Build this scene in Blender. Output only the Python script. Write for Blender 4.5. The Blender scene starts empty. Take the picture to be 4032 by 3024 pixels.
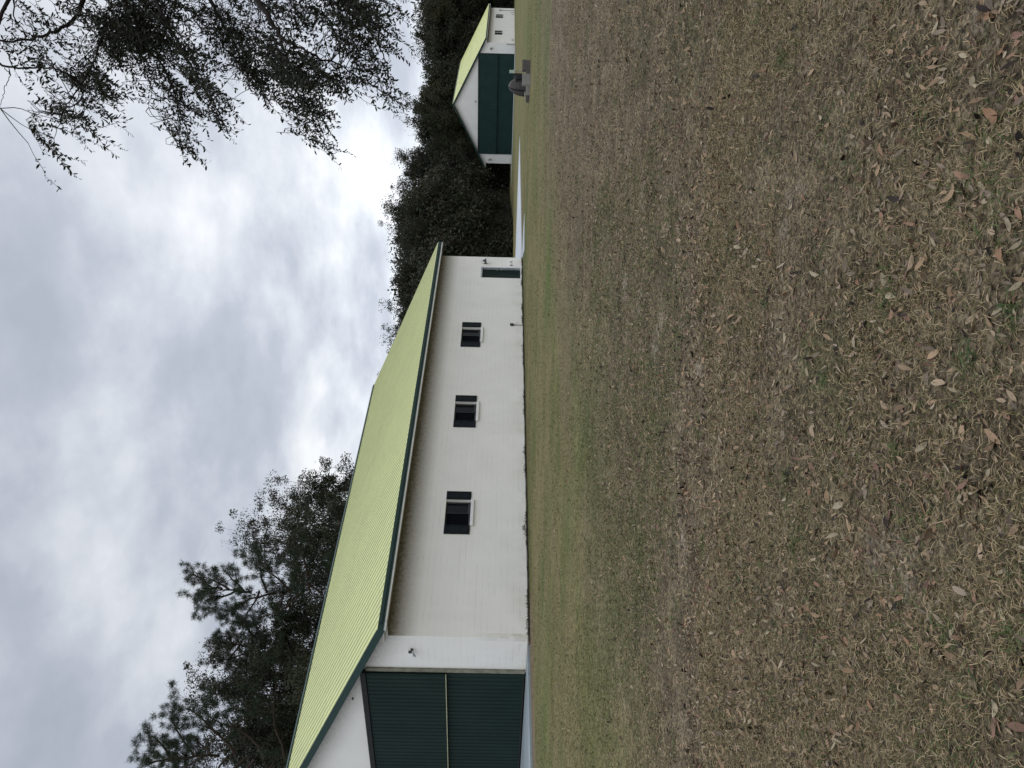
import bpy, math, random
import numpy as np
from math import sin, cos, radians, pi
from mathutils import Vector, Matrix

C = bpy.context.scene
rng = np.random.default_rng(11)
random.seed(5)

# ---------------------------------------------------------------- camera
CAMH = 1.0598; PITCH = .0157; ROLL = -.0234; FPX = 3422.3     # phone held sideways: world up is picture left
fw = np.array([0, cos(PITCH), -sin(PITCH)]); u0 = np.array([0, sin(PITCH), cos(PITCH)]); r0 = np.array([1., 0, 0])
RI = r0*cos(ROLL) - u0*sin(ROLL); UP = u0*cos(ROLL) + r0*sin(ROLL)
cd = bpy.data.cameras.new('camera'); cam = bpy.data.objects.new('camera', cd); C.collection.objects.link(cam)
cd.sensor_fit = 'HORIZONTAL'; cd.sensor_width = 36.0; cd.lens = FPX/4032*36; cd.clip_start = .05; cd.clip_end = 3000
mx = Matrix.Identity(4)
for i in range(3):
    mx[i][0] = -UP[i]; mx[i][1] = RI[i]; mx[i][2] = -fw[i]
mx[2][3] = CAMH
cam.matrix_world = mx
C.camera = cam

def at(px, py, Y):                 # a pixel of the 4032x3024 photo at forward distance Y
    d = fw + RI*((1512-py)/FPX) + UP*((2016-px)/FPX)
    return np.array([0, 0, CAMH]) + d*(Y/d[1])

# ---------------------------------------------------------------- world and sun
SUN_EL, SUN_AZ = radians(38), radians(40)      # azimuth from +Y towards +X
W = bpy.data.worlds.new('World'); C.world = W; W.use_nodes = True
nt = W.node_tree; nt.nodes.clear()
def N(t, ty, **kw):
    n = t.nodes.new(ty)
    for k, v in kw.items(): setattr(n, k, v)
    return n
def setin(n, **kw):
    for k, v in kw.items(): n.inputs[k.replace('_', ' ')].default_value = v
out = N(nt, 'ShaderNodeOutputWorld'); bg = N(nt, 'ShaderNodeBackground'); nt.links.new(bg.outputs[0], out.inputs[0])
bg.inputs[1].default_value = .1
sky = N(nt, 'ShaderNodeTexSky', sky_type='NISHITA'); sky.sun_disc = False; sky.sun_elevation = SUN_EL; sky.sun_rotation = SUN_AZ
tc = N(nt, 'ShaderNodeTexCoord'); sp = N(nt, 'ShaderNodeSeparateXYZ'); nt.links.new(tc.outputs['Generated'], sp.inputs[0])
def M(t, op, a, b=None, c=None, clamp=False):
    n = N(t, 'ShaderNodeMath', operation=op); n.use_clamp = clamp
    for i, v in enumerate((a, b, c)):
        if v is None: continue
        if isinstance(v, (int, float)): n.inputs[i].default_value = v
        else: t.links.new(v, n.inputs[i])
    return n.outputs[0]
zz = M(nt, 'ADD', M(nt, 'MAXIMUM', sp.outputs[2], 0.0), .24)
cx = M(nt, 'DIVIDE', sp.outputs[0], zz); cy = M(nt, 'DIVIDE', sp.outputs[1], zz)
cb = N(nt, 'ShaderNodeCombineXYZ'); nt.links.new(cx, cb.inputs[0]); nt.links.new(cy, cb.inputs[1]); cb.inputs[2].default_value = 3.3
def noise(t, vec, scale, detail=5, rough=.55, dist=0., w=None):
    n = N(t, 'ShaderNodeTexNoise'); n.inputs['Scale'].default_value = scale; n.inputs['Detail'].default_value = detail
    n.inputs['Roughness'].default_value = rough; n.inputs['Distortion'].default_value = dist
    if vec is not None: t.links.new(vec, n.inputs['Vector'])
    return n.outputs[0]
def ramp(t, fac, stops, interp='LINEAR'):
    n = N(t, 'ShaderNodeValToRGB'); n.color_ramp.interpolation = interp
    e = n.color_ramp.elements
    while len(e) > 1: e.remove(e[-1])
    for i, (p, c) in enumerate(stops):
        el = e[0] if i == 0 else e.new(p)
        el.position = p; el.color = tuple(c) + (1,) if len(c) == 3 else c
    if fac is not None: t.links.new(fac, n.inputs[0])
    return n.outputs[0]
def mixc(t, fac, a, b, mode='MIX'):
    n = N(t, 'ShaderNodeMix', data_type='RGBA', blend_type=mode)
    for i, v in ((0, fac), (6, a), (7, b)):
        if isinstance(v, (int, float)): n.inputs[i].default_value = v
        elif isinstance(v, tuple): n.inputs[i].default_value = v + (1,) if len(v) == 3 else v
        else: t.links.new(v, n.inputs[i])
    return n.outputs[2]
cbs = N(nt, 'ShaderNodeMapping'); nt.links.new(cb.outputs[0], cbs.inputs[0]); cbs.inputs['Location'].default_value = (5.1, 3.4, 0)
cbs.inputs['Scale'].default_value = (1.0, .8, 1); cbs.inputs['Rotation'].default_value = (0, 0, radians(12))
n1 = noise(nt, cbs.outputs[0], 1.6, 8, .52, .0); n2 = noise(nt, cbs.outputs[0], 4.4, 6, .55, .0); n3 = noise(nt, cbs.outputs[0], .35, 3, .5)
nn = M(nt, 'ADD', M(nt, 'MULTIPLY', n1, .62), M(nt, 'ADD', M(nt, 'MULTIPLY', n2, .26), M(nt, 'MULTIPLY', n3, .12)))
cloud = ramp(nt, nn, [(.415, (.42, .455, .53)), (.47, (.49, .525, .60)), (.51, (.59, .625, .69)), (.55, (.70, .73, .785)), (.60, (.85, .87, .90)), (.66, (.98, .985, .99))])
# brightening towards the veiled sun and towards the zenith, paler low down
gd = Vector((sin(radians(13))*cos(radians(12)), cos(radians(13))*cos(radians(12)), sin(radians(12))))
dp = N(nt, 'ShaderNodeVectorMath', operation='DOT_PRODUCT'); nt.links.new(tc.outputs['Generated'], dp.inputs[0]); dp.inputs[1].default_value = gd
glow = M(nt, 'MULTIPLY', M(nt, 'POWER', M(nt, 'MAXIMUM', dp.outputs['Value'], 0.0), 14.0), .20)
zen = N(nt, 'ShaderNodeMapRange'); nt.links.new(sp.outputs[2], zen.inputs[0]); zen.inputs[1].default_value = .56; zen.inputs[2].default_value = .95; zen.inputs[3].default_value = 0; zen.inputs[4].default_value = 1.95  # unseen high sky boosted to throw more light on roof and walls
low = N(nt, 'ShaderNodeMapRange'); nt.links.new(sp.outputs[2], low.inputs[0]); low.inputs[1].default_value = .22; low.inputs[2].default_value = .0; low.inputs[3].default_value = 0; low.inputs[4].default_value = .42
back = N(nt, 'ShaderNodeMapRange'); nt.links.new(sp.outputs[1], back.inputs[0]); back.inputs[1].default_value = .3; back.inputs[2].default_value = -.6; back.inputs[3].default_value = 0; back.inputs[4].default_value = .58  # brightness added to the unseen sky behind the camera, to light the walls
br = M(nt, 'ADD', M(nt, 'ADD', glow, zen.outputs[0]), M(nt, 'ADD', M(nt, 'ADD', low.outputs[0], back.outputs[0]), 1.0))
vs = N(nt, 'ShaderNodeVectorMath', operation='SCALE'); nt.links.new(cloud, vs.inputs[0]); nt.links.new(M(nt, 'MULTIPLY', br, 10.0), vs.inputs['Scale'])
nt.links.new(mixc(nt, .94, sky.outputs[0], vs.outputs[0]), bg.inputs[0])

sl = bpy.data.lights.new('sun', 'SUN'); so = bpy.data.objects.new('sun', sl); C.collection.objects.link(so)
sl.energy = .9; sl.angle = radians(22); sl.color = (1, .96, .9)
sd = Vector((sin(SUN_AZ)*cos(SUN_EL), cos(SUN_AZ)*cos(SUN_EL), sin(SUN_EL)))
so.rotation_euler = sd.to_track_quat('Z', 'Y').to_euler(); so.location = (20, 20, 40)
C.view_settings.view_transform = 'Standard'; C.view_settings.look = 'None'; C.view_settings.exposure = 0; C.view_settings.gamma = 1
C.render.engine = 'CYCLES'
C.cycles.max_bounces = 6; C.cycles.diffuse_bounces = 3; C.cycles.transparent_max_bounces = 8

# ---------------------------------------------------------------- materials
def mat(name, col=(.5, .5, .5), rough=.8, spec=.3, metal=0.):
    m = bpy.data.materials.new(name); m.use_nodes = True
    b = m.node_tree.nodes['Principled BSDF']
    b.inputs['Base Color'].default_value = (*col, 1); b.inputs['Roughness'].default_value = rough
    b.inputs['Specular IOR Level'].default_value = spec; b.inputs['Metallic'].default_value = metal
    return m, m.node_tree, b
def bump(t, b, h, strength=.4, dist=.01):
    n = N(t, 'ShaderNodeBump'); n.inputs['Strength'].default_value = strength; n.inputs['Distance'].default_value = dist
    t.links.new(h, n.inputs['Height']); t.links.new(n.outputs[0], b.inputs['Normal'])
def objco(t):
    return N(t, 'ShaderNodeTexCoord').outputs['Object']
def mottled(name, a, b_, scale=3, rough=.8, spec=.3, bs=.2, bd=.005, bscale=60, metal=0.):
    m, t, b = mat(name, a, rough, spec, metal)
    o = objco(t)
    f = M(t, 'MULTIPLY', noise(t, o, scale, 6, .6), 1.0)
    f = ramp(t, f, [(.38, (0, 0, 0)), (.64, (1, 1, 1))])
    t.links.new(mixc(t, f, a, b_), b.inputs['Base Color'])
    bump(t, b, noise(t, o, bscale, 3), bs, bd)
    return m
def island(name, cols, rough=.75, spec=.2, transl=0.):
    m, t, b = mat(name, cols[0], rough, spec)
    g = N(t, 'ShaderNodeNewGeometry')
    k = len(cols)
    c = ramp(t, g.outputs['Random Per Island'], [(i/k, cols[i]) for i in range(k)], 'CONSTANT')
    t.links.new(c, b.inputs['Base Color'])
    if transl:
        tr = N(t, 'ShaderNodeBsdfTranslucent'); t.links.new(c, tr.inputs[0])
        ms = N(t, 'ShaderNodeMixShader'); ms.inputs[0].default_value = transl
        t.links.new(b.outputs[0], ms.inputs[1]); t.links.new(tr.outputs[0], ms.inputs[2])
        t.links.new(ms.outputs[0], t.nodes['Material Output'].inputs[0])
    return m

def block_wall(name, He, slo, e_, Wd_):
    m, t, b = mat(name, (.78, .77, .73), .75, .25)
    g = N(t, 'ShaderNodeTexCoord'); s = N(t, 'ShaderNodeSeparateXYZ'); t.links.new(g.outputs['Object'], s.inputs[0])
    ge = N(t, 'ShaderNodeNewGeometry'); tr = N(t, 'ShaderNodeVectorTransform', vector_type='NORMAL', convert_from='WORLD', convert_to='OBJECT')
    t.links.new(ge.outputs['Normal'], tr.inputs[0]); sn = N(t, 'ShaderNodeSeparateXYZ'); t.links.new(tr.outputs[0], sn.inputs[0])
    isg = M(t, 'GREATER_THAN', M(t, 'ABSOLUTE', sn.outputs[0]), .5)
    h = N(t, 'ShaderNodeMix', data_type='FLOAT'); t.links.new(isg, h.inputs[0]); t.links.new(s.outputs[0], h.inputs[2]); t.links.new(s.outputs[1], h.inputs[3])
    wob = M(t, 'MULTIPLY', M(t, 'SUBTRACT', noise(t, g.outputs['Object'], 1.2, 2), .5), .02)
    v = N(t, 'ShaderNodeCombineXYZ'); t.links.new(h.outputs[0], v.inputs[0]); t.links.new(M(t, 'ADD', s.outputs[2], wob), v.inputs[1])
    bk = N(t, 'ShaderNodeTexBrick'); t.links.new(v.outputs[0], bk.inputs[0])
    bk.inputs['Scale'].default_value = 1; bk.inputs['Brick Width'].default_value = .4064; bk.inputs['Row Height'].default_value = .2032
    bk.inputs['Mortar Size'].default_value = .0045; bk.inputs['Mortar Smooth'].default_value = .3
    bk.inputs['Color1'].default_value = (0, 0, 0, 1); bk.inputs['Color2'].default_value = (0, 0, 0, 1); bk.inputs['Mortar'].default_value = (1, 1, 1, 1)
    # bed joints only, continuous; head joints mostly filled by paint
    rowf = M(t, 'ABSOLUTE', M(t, 'SUBTRACT', M(t, 'FRACT', M(t, 'DIVIDE', M(t, 'ADD', s.outputs[2], wob), .2032)), .5))
    bed = M(t, 'GREATER_THAN', rowf, .481)
    mort = M(t, 'MAXIMUM', M(t, 'MULTIPLY', bk.outputs[0], .12), bed)
    vary = ramp(t, noise(t, g.outputs['Object'], 1.7, 4, .6), [(.47, (.0,)*3), (.62, (1,)*3)])
    mort = M(t, 'MULTIPLY', mort, M(t, 'ADD', M(t, 'MULTIPLY', vary, .75), .1))
    mort = M(t, 'MULTIPLY', mort, M(t, 'LESS_THAN', s.outputs[2], 4.45))
    base = mixc(t, ramp(t, noise(t, g.outputs['Object'], .8, 5, .6), [(.35, (0,)*3), (.7, (1,)*3)]), (.84, .815, .75), (.785, .76, .70))
    # mildew plus painted shade high under the eave on the long walls, grime low down
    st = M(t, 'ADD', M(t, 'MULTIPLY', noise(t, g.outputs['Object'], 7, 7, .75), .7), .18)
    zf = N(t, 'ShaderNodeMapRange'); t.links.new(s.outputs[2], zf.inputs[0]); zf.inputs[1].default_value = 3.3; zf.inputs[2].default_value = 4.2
    mild_shade = M(t, 'MULTIPLY', M(t, 'MULTIPLY', M(t, 'POWER', zf.outputs[0], 1.4), M(t, 'SUBTRACT', 1.0, isg)), M(t, 'MULTIPLY', st, 1.7), clamp=True)
    base = mixc(t, mild_shade, base, (.17, .145, .115))
    # grey mildew with shade painted in, fading down the gable from the rake
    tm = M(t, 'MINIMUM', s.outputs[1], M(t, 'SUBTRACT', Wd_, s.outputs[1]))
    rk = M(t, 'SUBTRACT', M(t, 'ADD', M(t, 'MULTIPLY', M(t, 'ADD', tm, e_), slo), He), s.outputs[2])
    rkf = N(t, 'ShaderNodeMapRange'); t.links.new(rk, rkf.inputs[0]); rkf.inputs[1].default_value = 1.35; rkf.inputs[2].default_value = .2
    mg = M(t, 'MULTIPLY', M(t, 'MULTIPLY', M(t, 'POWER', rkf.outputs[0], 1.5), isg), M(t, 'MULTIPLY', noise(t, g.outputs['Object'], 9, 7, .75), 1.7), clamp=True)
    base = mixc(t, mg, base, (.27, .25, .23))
    cs = N(t, 'ShaderNodeMapRange'); t.links.new(s.outputs[2], cs.inputs[0]); cs.inputs[1].default_value = 1.7; cs.inputs[2].default_value = .0
    cst = M(t, 'MULTIPLY', M(t, 'MULTIPLY', M(t, 'LESS_THAN', M(t, 'ADD', M(t, 'ABSOLUTE', s.outputs[0]), M(t, 'ABSOLUTE', s.outputs[1])), .16), cs.outputs[0]), ramp(t, noise(t, g.outputs['Object'], 3, 5, .6), [(.35, (0,)*3), (.6, (1,)*3)]))
    base = mixc(t, M(t, 'MULTIPLY', cst, .6), base, (.38, .36, .22))
    lo = N(t, 'ShaderNodeMapRange'); t.links.new(s.outputs[2], lo.inputs[0]); lo.inputs[1].default_value = .9; lo.inputs[2].default_value = -.05
    grime = M(t, 'MULTIPLY', M(t, 'POWER', lo.outputs[0], 2.0), ramp(t, noise(t, g.outputs['Object'], 1.1, 6, .7), [(.40, (0,)*3), (.66, (1,)*3)]), clamp=True)
    base = mixc(t, M(t, 'MULTIPLY', grime, .55), base, (.56, .50, .34))
    base = mixc(t, M(t, 'MULTIPLY', mort, .55), base, (.25, .24, .22))
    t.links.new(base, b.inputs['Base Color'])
    hh = M(t, 'ADD', M(t, 'MULTIPLY', mort, -1.0), M(t, 'MULTIPLY', noise(t, g.outputs['Object'], 45, 3), .25))
    bump(t, b, hh, .5, .006)
    return m

MT = {}
MT['white'] = mottled('white_trim_paint', (.74, .74, .71), (.64, .64, .61), 2.5, .6)
MT['sill'] = mottled('sill_paint', (.80, .79, .76), (.70, .69, .66), 3, .6)
MT['soffit'] = mottled('soffit_paint', (.62, .60, .55), (.42, .38, .32), 3, .7)
MT['green'] = mottled('dark_green_trim', (.016, .042, .037), (.022, .050, .044), 2, .6, .2)
MT['greendoor'] = mottled('dark_green_door_paint', (.006, .019, .015), (.009, .024, .019), .8, .6, .15)
MT['darkdoor'] = mottled('service_door_paint', (.004, .014, .011), (.006, .018, .014), 2, .6, .15)
MT['black'] = mottled('black_rubber_seal', (.012, .014, .013), (.02, .02, .02), 4, .8)
MT['jamb'] = mottled('olive_jamb_paint', (.25, .24, .18), (.16, .15, .11), 5, .75)
MT['lip'] = mottled('pale_lip_paint', (.42, .42, .26), (.33, .32, .2), 4, .6)
MT['shutter'] = mottled('shutter_paint', (.004, .007, .009), (.012, .016, .018), 8, .65, .15)
MT['wframe'] = mottled('grey_window_frame', (.04, .043, .047), (.03, .032, .034), 6, .5)
MT['wdark'] = mottled('dark_window_frame', (.012, .013, .014), (.018, .018, .018), 6, .5)
MT['metal'] = mottled('dull_galvanised_metal', (.26, .26, .25), (.18, .18, .17), 20, .5, .5, metal=.4)
MT['bronze'] = mottled('dark_bronze_metal', (.035, .03, .03), (.05, .045, .04), 20, .5, .5)
MT['fixture'] = mottled('grey_fixture', (.42, .42, .42), (.30, .30, .30), 20, .5, .5)
MT['lens'] = mottled('frosted_lens', (.82, .83, .85), (.75, .76, .78), 20, .25, .6)
MT['brown'] = mottled('rusty_fixture', (.23, .15, .09), (.3, .22, .14), 20, .6)
m, t, b = mat('window_glass', (.004, .005, .006), .12, .12); MT['glass'] = m
m, t, b = mat('screen_mesh', (.005, .0055, .007), .95, .03); MT['screen'] = m
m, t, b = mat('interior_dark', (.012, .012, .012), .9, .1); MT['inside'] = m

def roof_mat():
    m, t, b = mat('pale_green_roof_sheet', (.5, .56, .28), .45, .35)
    o = objco(t); s = N(t, 'ShaderNodeSeparateXYZ'); t.links.new(o, s.inputs[0])
    a = ramp(t, noise(t, o, .6, 5, .6), [(.35, (0,)*3), (.68, (1,)*3)])
    base = mixc(t, a, (.53, .56, .235), (.47, .495, .215))
    # sheets age a little differently
    wn = N(t, 'ShaderNodeTexWhiteNoise', noise_dimensions='1D'); t.links.new(M(t, 'FLOOR', M(t, 'DIVIDE', s.outputs[0], .914)), wn.inputs['W'])
    base = mixc(t, M(t, 'MULTIPLY', wn.outputs[0], .22), base, (.44, .48, .22))
    stv = N(t, 'ShaderNodeMapping'); t.links.new(o, stv.inputs[0]); stv.inputs['Scale'].default_value = (2.2, .16, .16)
    streak = ramp(t, noise(t, stv.outputs[0], 1.0, 6, .65), [(.50, (0,)*3), (.72, (1,)*3)])
    base = mixc(t, M(t, 'MULTIPLY', streak, .35), base, (.36, .37, .20))
    # rows of dark screw heads every .6 m up the slope, one on every rib
    fy = M(t, 'ABSOLUTE', M(t, 'SUBTRACT', M(t, 'FRACT', M(t, 'DIVIDE', s.outputs[1], .61)), .5))
    fx = M(t, 'ABSOLUTE', M(t, 'SUBTRACT', M(t, 'FRACT', M(t, 'DIVIDE', M(t, 'ADD', s.outputs[0], .05), .1524)), .5))
    sc = M(t, 'MULTIPLY', M(t, 'LESS_THAN', fy, .022), M(t, 'LESS_THAN', fx, .12))
    base = mixc(t, M(t, 'MULTIPLY', sc, .6), base, (.14, .17, .08))
    # end lap of the sheets
    lap = M(t, 'LESS_THAN', M(t, 'ABSOLUTE', M(t, 'SUBTRACT', s.outputs[1], 4.6)), .018)
    dash = M(t, 'GREATER_THAN', noise(t, o, 1.1, 3), .46)
    base = mixc(t, M(t, 'MULTIPLY', M(t, 'MULTIPLY', lap, dash), .65), base, (.12, .15, .08))
    t.links.new(base, b.inputs['Base Color']); bump(t, b, noise(t, o, 12, 3), .08, .01)
    return m
MT['roof'] = roof_mat()
MT['rib'] = mottled('roof_rib_edge', (.25, .265, .13), (.31, .325, .16), 3, .5)

def concrete(name, a, b_, joint=None):
    m, t, b = mat(name, a, .85, .25)
    o = objco(t)
    f = ramp(t, noise(t, o, .45, 8, .65), [(.33, (0,)*3), (.68, (1,)*3)])
    c = mixc(t, f, a, b_)
    f2 = ramp(t, noise(t, o, 14, 5, .7), [(.45, (0,)*3), (.75, (1,)*3)])
    c = mixc(t, M(t, 'MULTIPLY', f2, .3), c, tuple(x*.55 for x in a))
    if joint:
        s = N(t, 'ShaderNodeSeparateXYZ'); t.links.new(o, s.inputs[0])
        j = M(t, 'MAXIMUM', *[M(t, 'LESS_THAN', M(t, 'ABSOLUTE', M(t, 'SUBTRACT', M(t, 'FRACT', M(t, 'DIVIDE', s.outputs[i], joint)), .5)), .006) for i in (0, 1)])
        c = mixc(t, M(t, 'MULTIPLY', j, .6), c, (.12, .12, .11))
    t.links.new(c, b.inputs['Base Color']); bump(t, b, noise(t, o, 80, 4), .3, .004)
    return m
MT['slab'] = concrete('pale_concrete', (.28, .32, .33), (.21, .24, .245), 3.05)
MT['drive'] = concrete('white_concrete_drive', (.43, .45, .475), (.31, .33, .355), 3.05)
MT['found'] = concrete('dirty_foundation_concrete', (.30, .28, .24), (.12, .105, .085))
MT['cblock'] = concrete('grey_concrete_block', (.12, .108, .098), (.075, .068, .062))
MT['cblockpale'] = concrete('pale_concrete_block', (.27, .255, .235), (.19, .18, .165))
MT['dome'] = mottled('brown_grey_fire_hood', (.052, .044, .040), (.036, .031, .029), 5, .7)
MT['plank'] = mottled('pale_plank', (.5, .46, .34), (.42, .38, .28), 6, .8)
MT['bark'] = mottled('oak_bark', (.020, .018, .015), (.040, .035, .030), 6, .95, .1, .6, .02, 18)
MT['pinebark'] = mottled('pine_bark', (.055, .040, .030), (.035, .028, .023), 6, .95, .1, .6, .02, 14)
MT['palebark'] = mottled('pale_bare_bark', (.10, .09, .078), (.07, .063, .055), 6, .95, .1)
MT['oakleaf'] = island('oak_leaves', [(.024, .031, .016), (.030, .035, .018), (.045, .048, .025), (.036, .034, .022), (.030, .038, .024), (.058, .054, .032)], .6, .2, .08)
MT['nearleaf'] = island('near_oak_leaves', [(.014, .020, .009), (.020, .026, .011), (.020, .020, .012), (.027, .029, .015)], .55, .2, .04)
MT['forleaf'] = island('forest_leaves', [(.030, .033, .020), (.040, .041, .023), (.033, .030, .021), (.046, .042, .026), (.028, .036, .023)], .75, .12, .04)
MT['forleaf2'] = island('forest_leaves_olive', [(.040, .042, .022), (.050, .049, .026), (.038, .035, .023), (.058, .052, .029)], .75, .12, .04)
MT['needle'] = island('pine_needles', [(.020, .034, .018), (.026, .042, .020), (.030, .044, .022), (.016, .026, .015)], .6, .2, .08)
MT['blade'] = island('grass_blades', [(.36, .265, .145), (.23, .165, .086), (.135, .11, .048), (.34, .255, .15), (.058, .062, .022), (.070, .054, .034), (.22, .17, .10), (.085, .092, .034), (.16, .122, .074), (.36, .29, .18)], .85, .15)
MT['blade2'] = island('mown_grass_blades', [(.135, .118, .056), (.098, .097, .038), (.080, .090, .030), (.120, .103, .047), (.068, .080, .026), (.20, .165, .092), (.048, .053, .021), (.125, .102, .056)], .85, .15)
MT['sprig'] = island('green_grass_sprigs', [(.065, .100, .028), (.090, .120, .038), (.13, .145, .055), (.050, .078, .026)], .7, .25, .2)
def leafmat(name, a, b_):
    m, t, b = mat(name, a, .75, .2)
    o = objco(t)
    f = ramp(t, noise(t, o, 60, 5, .65), [(.35, (0,)*3), (.7, (1,)*3)])
    t.links.new(mixc(t, f, a, b_), b.inputs['Base Color'])
    return m
LC = {'tan': ((.31, .21, .125), (.21, .14, .085)), 'orange': ((.28, .165, .095), (.19, .105, .06)), 'pale': ((.37, .31, .21), (.27, .22, .145)),
      'brown': ((.17, .112, .068), (.11, .075, .045)), 'reddish': ((.22, .125, .09), (.15, .088, .062)), 'dark': ((.030, .022, .018), (.02, .016, .013)),
      'yellow': ((.32, .27, .13), (.24, .19, .09)), 'grey': ((.25, .195, .14), (.17, .13, .095))}
for k, v in LC.items(): MT['leaf_'+k] = leafmat('fallen_leaf_'+k, *v)
MT['litter'] = island('leaf_litter', [LC['tan'][0], LC['brown'][0], LC['grey'][0], LC['brown'][1], LC['reddish'][1], LC['grey'][1], LC['tan'][1], (.24, .17, .105), LC['dark'][0], LC['pale'][1], (.25, .15, .095), LC['grey'][1], (.28, .205, .135), LC['dark'][1], (.12, .095, .07), (.33, .27, .185), (.32, .235, .155), (.30, .21, .13)], .8, .2)  # near black tones stand in for shadow gaps among the leaves
MT['debris'] = island('wall_foot_debris', [(.05, .042, .033), (.085, .070, .052), (.035, .03, .025), (.07, .065, .035)], .95, .1)  # dark tones also stand in for trench shade at the wall foot
MT['weed'] = island('weed_leaves', [(.07, .085, .045), (.13, .12, .08), (.09, .1, .05)], .8, .2)

def ground_mat():
    m, t, b = mat('leafy_lawn', (.15, .13, .09), .95, .08)
    o = objco(t); s = N(t, 'ShaderNodeSeparateXYZ'); t.links.new(o, s.inputs[0])
    ln = N(t, 'ShaderNodeVectorMath', operation='LENGTH'); t.links.new(o, ln.inputs[0]); d = ln.outputs['Value']
    pa = noise(t, o, .45, 6, .62); pb = noise(t, o, 2.3, 5, .6); pc = noise(t, o, .13, 4, .55)
    # bare thin turf under the oak, greener open lawn beyond
    dd = M(t, 'ADD', d, M(t, 'MULTIPLY', M(t, 'SUBTRACT', pc, .5), 17.0))
    dd = M(t, 'ADD', dd, M(t, 'MULTIPLY', s.outputs[0], -1.45))
    lawn = N(t, 'ShaderNodeMapRange'); t.links.new(dd, lawn.inputs[0]); lawn.inputs[1].default_value = 10.5; lawn.inputs[2].default_value = 18
    thin = mixc(t, ramp(t, pb, [(.36, (0,)*3), (.66, (1,)*3)]), (.070, .055, .035), (.135, .108, .068))
    thin = mixc(t, ramp(t, pa, [(.52, (0,)*3), (.66, (1,)*3)]), thin, (.066, .062, .030))
    sand = M(t, 'MULTIPLY', ramp(t, noise(t, o, 1.15, 6, .7), [(.59, (0,)*3), (.70, (1,)*3)]), .5)
    thin = mixc(t, sand, thin, (.25, .22, .185))
    green = mixc(t, ramp(t, pa, [(.38, (0,)*3), (.62, (1,)*3)]), (.082, .084, .030), (.122, .102, .050))
    green = mixc(t, ramp(t, pc, [(.50, (0,)*3), (.62, (1,)*3)]), green, (.066, .086, .025))
    st = N(t, 'ShaderNodeMapping'); t.links.new(o, st.inputs[0]); st.inputs['Scale'].default_value = (.06, .62, 1); st.inputs['Rotation'].default_value = (0, 0, radians(-10))
    stripe = ramp(t, noise(t, st.outputs[0], 1.0, 3, .5), [(.42, (0,)*3), (.6, (1,)*3)])
    green = mixc(t, M(t, 'MULTIPLY', stripe, .5), green, (.145, .122, .060))
    c = mixc(t, lawn.outputs[0], thin, green)
    # reddish dry dirt worn along the drive in front of the near hangar
    A_ = .6146; dx = M(t, 'SUBTRACT', s.outputs[0], -7.8279); dy = M(t, 'SUBTRACT', s.outputs[1], 26.8043)
    ss = M(t, 'ADD', M(t, 'MULTIPLY', dx, sin(A_)), M(t, 'MULTIPLY', dy, cos(A_))); tt_ = M(t, 'ADD', M(t, 'MULTIPLY', dx, -cos(A_)), M(t, 'MULTIPLY', dy, sin(A_)))
    wb = M(t, 'MULTIPLY', M(t, 'SUBTRACT', pb, .5), 1.6)
    dirt = M(t, 'MULTIPLY', M(t, 'GREATER_THAN', M(t, 'ADD', tt_, wb), -1.5), M(t, 'LESS_THAN', M(t, 'ADD', ss, wb), .9))
    dirt = M(t, 'MULTIPLY', dirt, ramp(t, noise(t, o, 3.0, 5, .7), [(.34, (0,)*3), (.55, (1,)*3)]))
    c = mixc(t, M(t, 'MULTIPLY', dirt, .85), c, (.165, .115, .085))
    # grain: tufts and specks, shadowed hollows painted as dark specks
    g1 = ramp(t, noise(t, o, 38, 6, .75), [(.37, (.22,)*3), (.48, (.9,)*3), (.60, (1.9,)*3)])
    g2 = ramp(t, noise(t, o, 9, 6, .7), [(.34, (.62,)*3), (.5, (1,)*3), (.68, (1.35,)*3)])
    c = mixc(t, 1.0, c, g1, 'MULTIPLY'); c = mixc(t, 1.0, c, g2, 'MULTIPLY')
    t.links.new(c, b.inputs['Base Color'])
    h = M(t, 'ADD', M(t, 'MULTIPLY', noise(t, o, 30, 6, .7), .5), noise(t, o, 5, 4, .6))
    bump(t, b, h, .9, .03)
    return m
MT['ground'] = ground_mat()
MT['dirt'] = mottled('dry_drip_line_dirt', (.20, .155, .115), (.15, .13, .075), 2.2, .95, .1, .8, .02, 30)

# ---------------------------------------------------------------- mesh helpers
def tag(o, label=None, cat=None, group=None, kind=None):
    for k, v in (('label', label), ('category', cat), ('group', group), ('kind', kind)):
        if v: o[k] = v
    return o
def link(name, me, parent=None):
    o = bpy.data.objects.new(name, me); C.collection.objects.link(o)
    if parent: o.parent = parent
    return o
def empty(name, loc=(0, 0, 0), rz=0):
    o = bpy.data.objects.new(name, None); C.collection.objects.link(o)
    o.location = loc; o.rotation_euler = (0, 0, rz); o.empty_display_size = .3
    return o
def npmesh(name, V, Fq, m, smooth=False, parent=None):
    """V (n,3); Fq list of (k, array(nf,k))"""
    me = bpy.data.meshes.new(name)
    V = np.asarray(V, np.float32); me.vertices.add(len(V)); me.vertices.foreach_set('co', V.ravel())
    loops = np.concatenate([f.ravel() for f in Fq]).astype(np.int32)
    tot = np.concatenate([np.full(len(f), f.shape[1], np.int32) for f in Fq])
    st = np.concatenate([[0], np.cumsum(tot)[:-1]]).astype(np.int32)
    me.loops.add(len(loops)); me.loops.foreach_set('vertex_index', loops)
    me.polygons.add(len(tot)); me.polygons.foreach_set('loop_start', st); me.polygons.foreach_set('loop_total', tot)
    if smooth: me.polygons.foreach_set('use_smooth', np.ones(len(tot), bool))
    me.update(calc_edges=True)
    ms = m if isinstance(m, (list, tuple)) else [m]
    for k in ms: me.materials.append(k)
    return link(name, me, parent)
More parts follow.
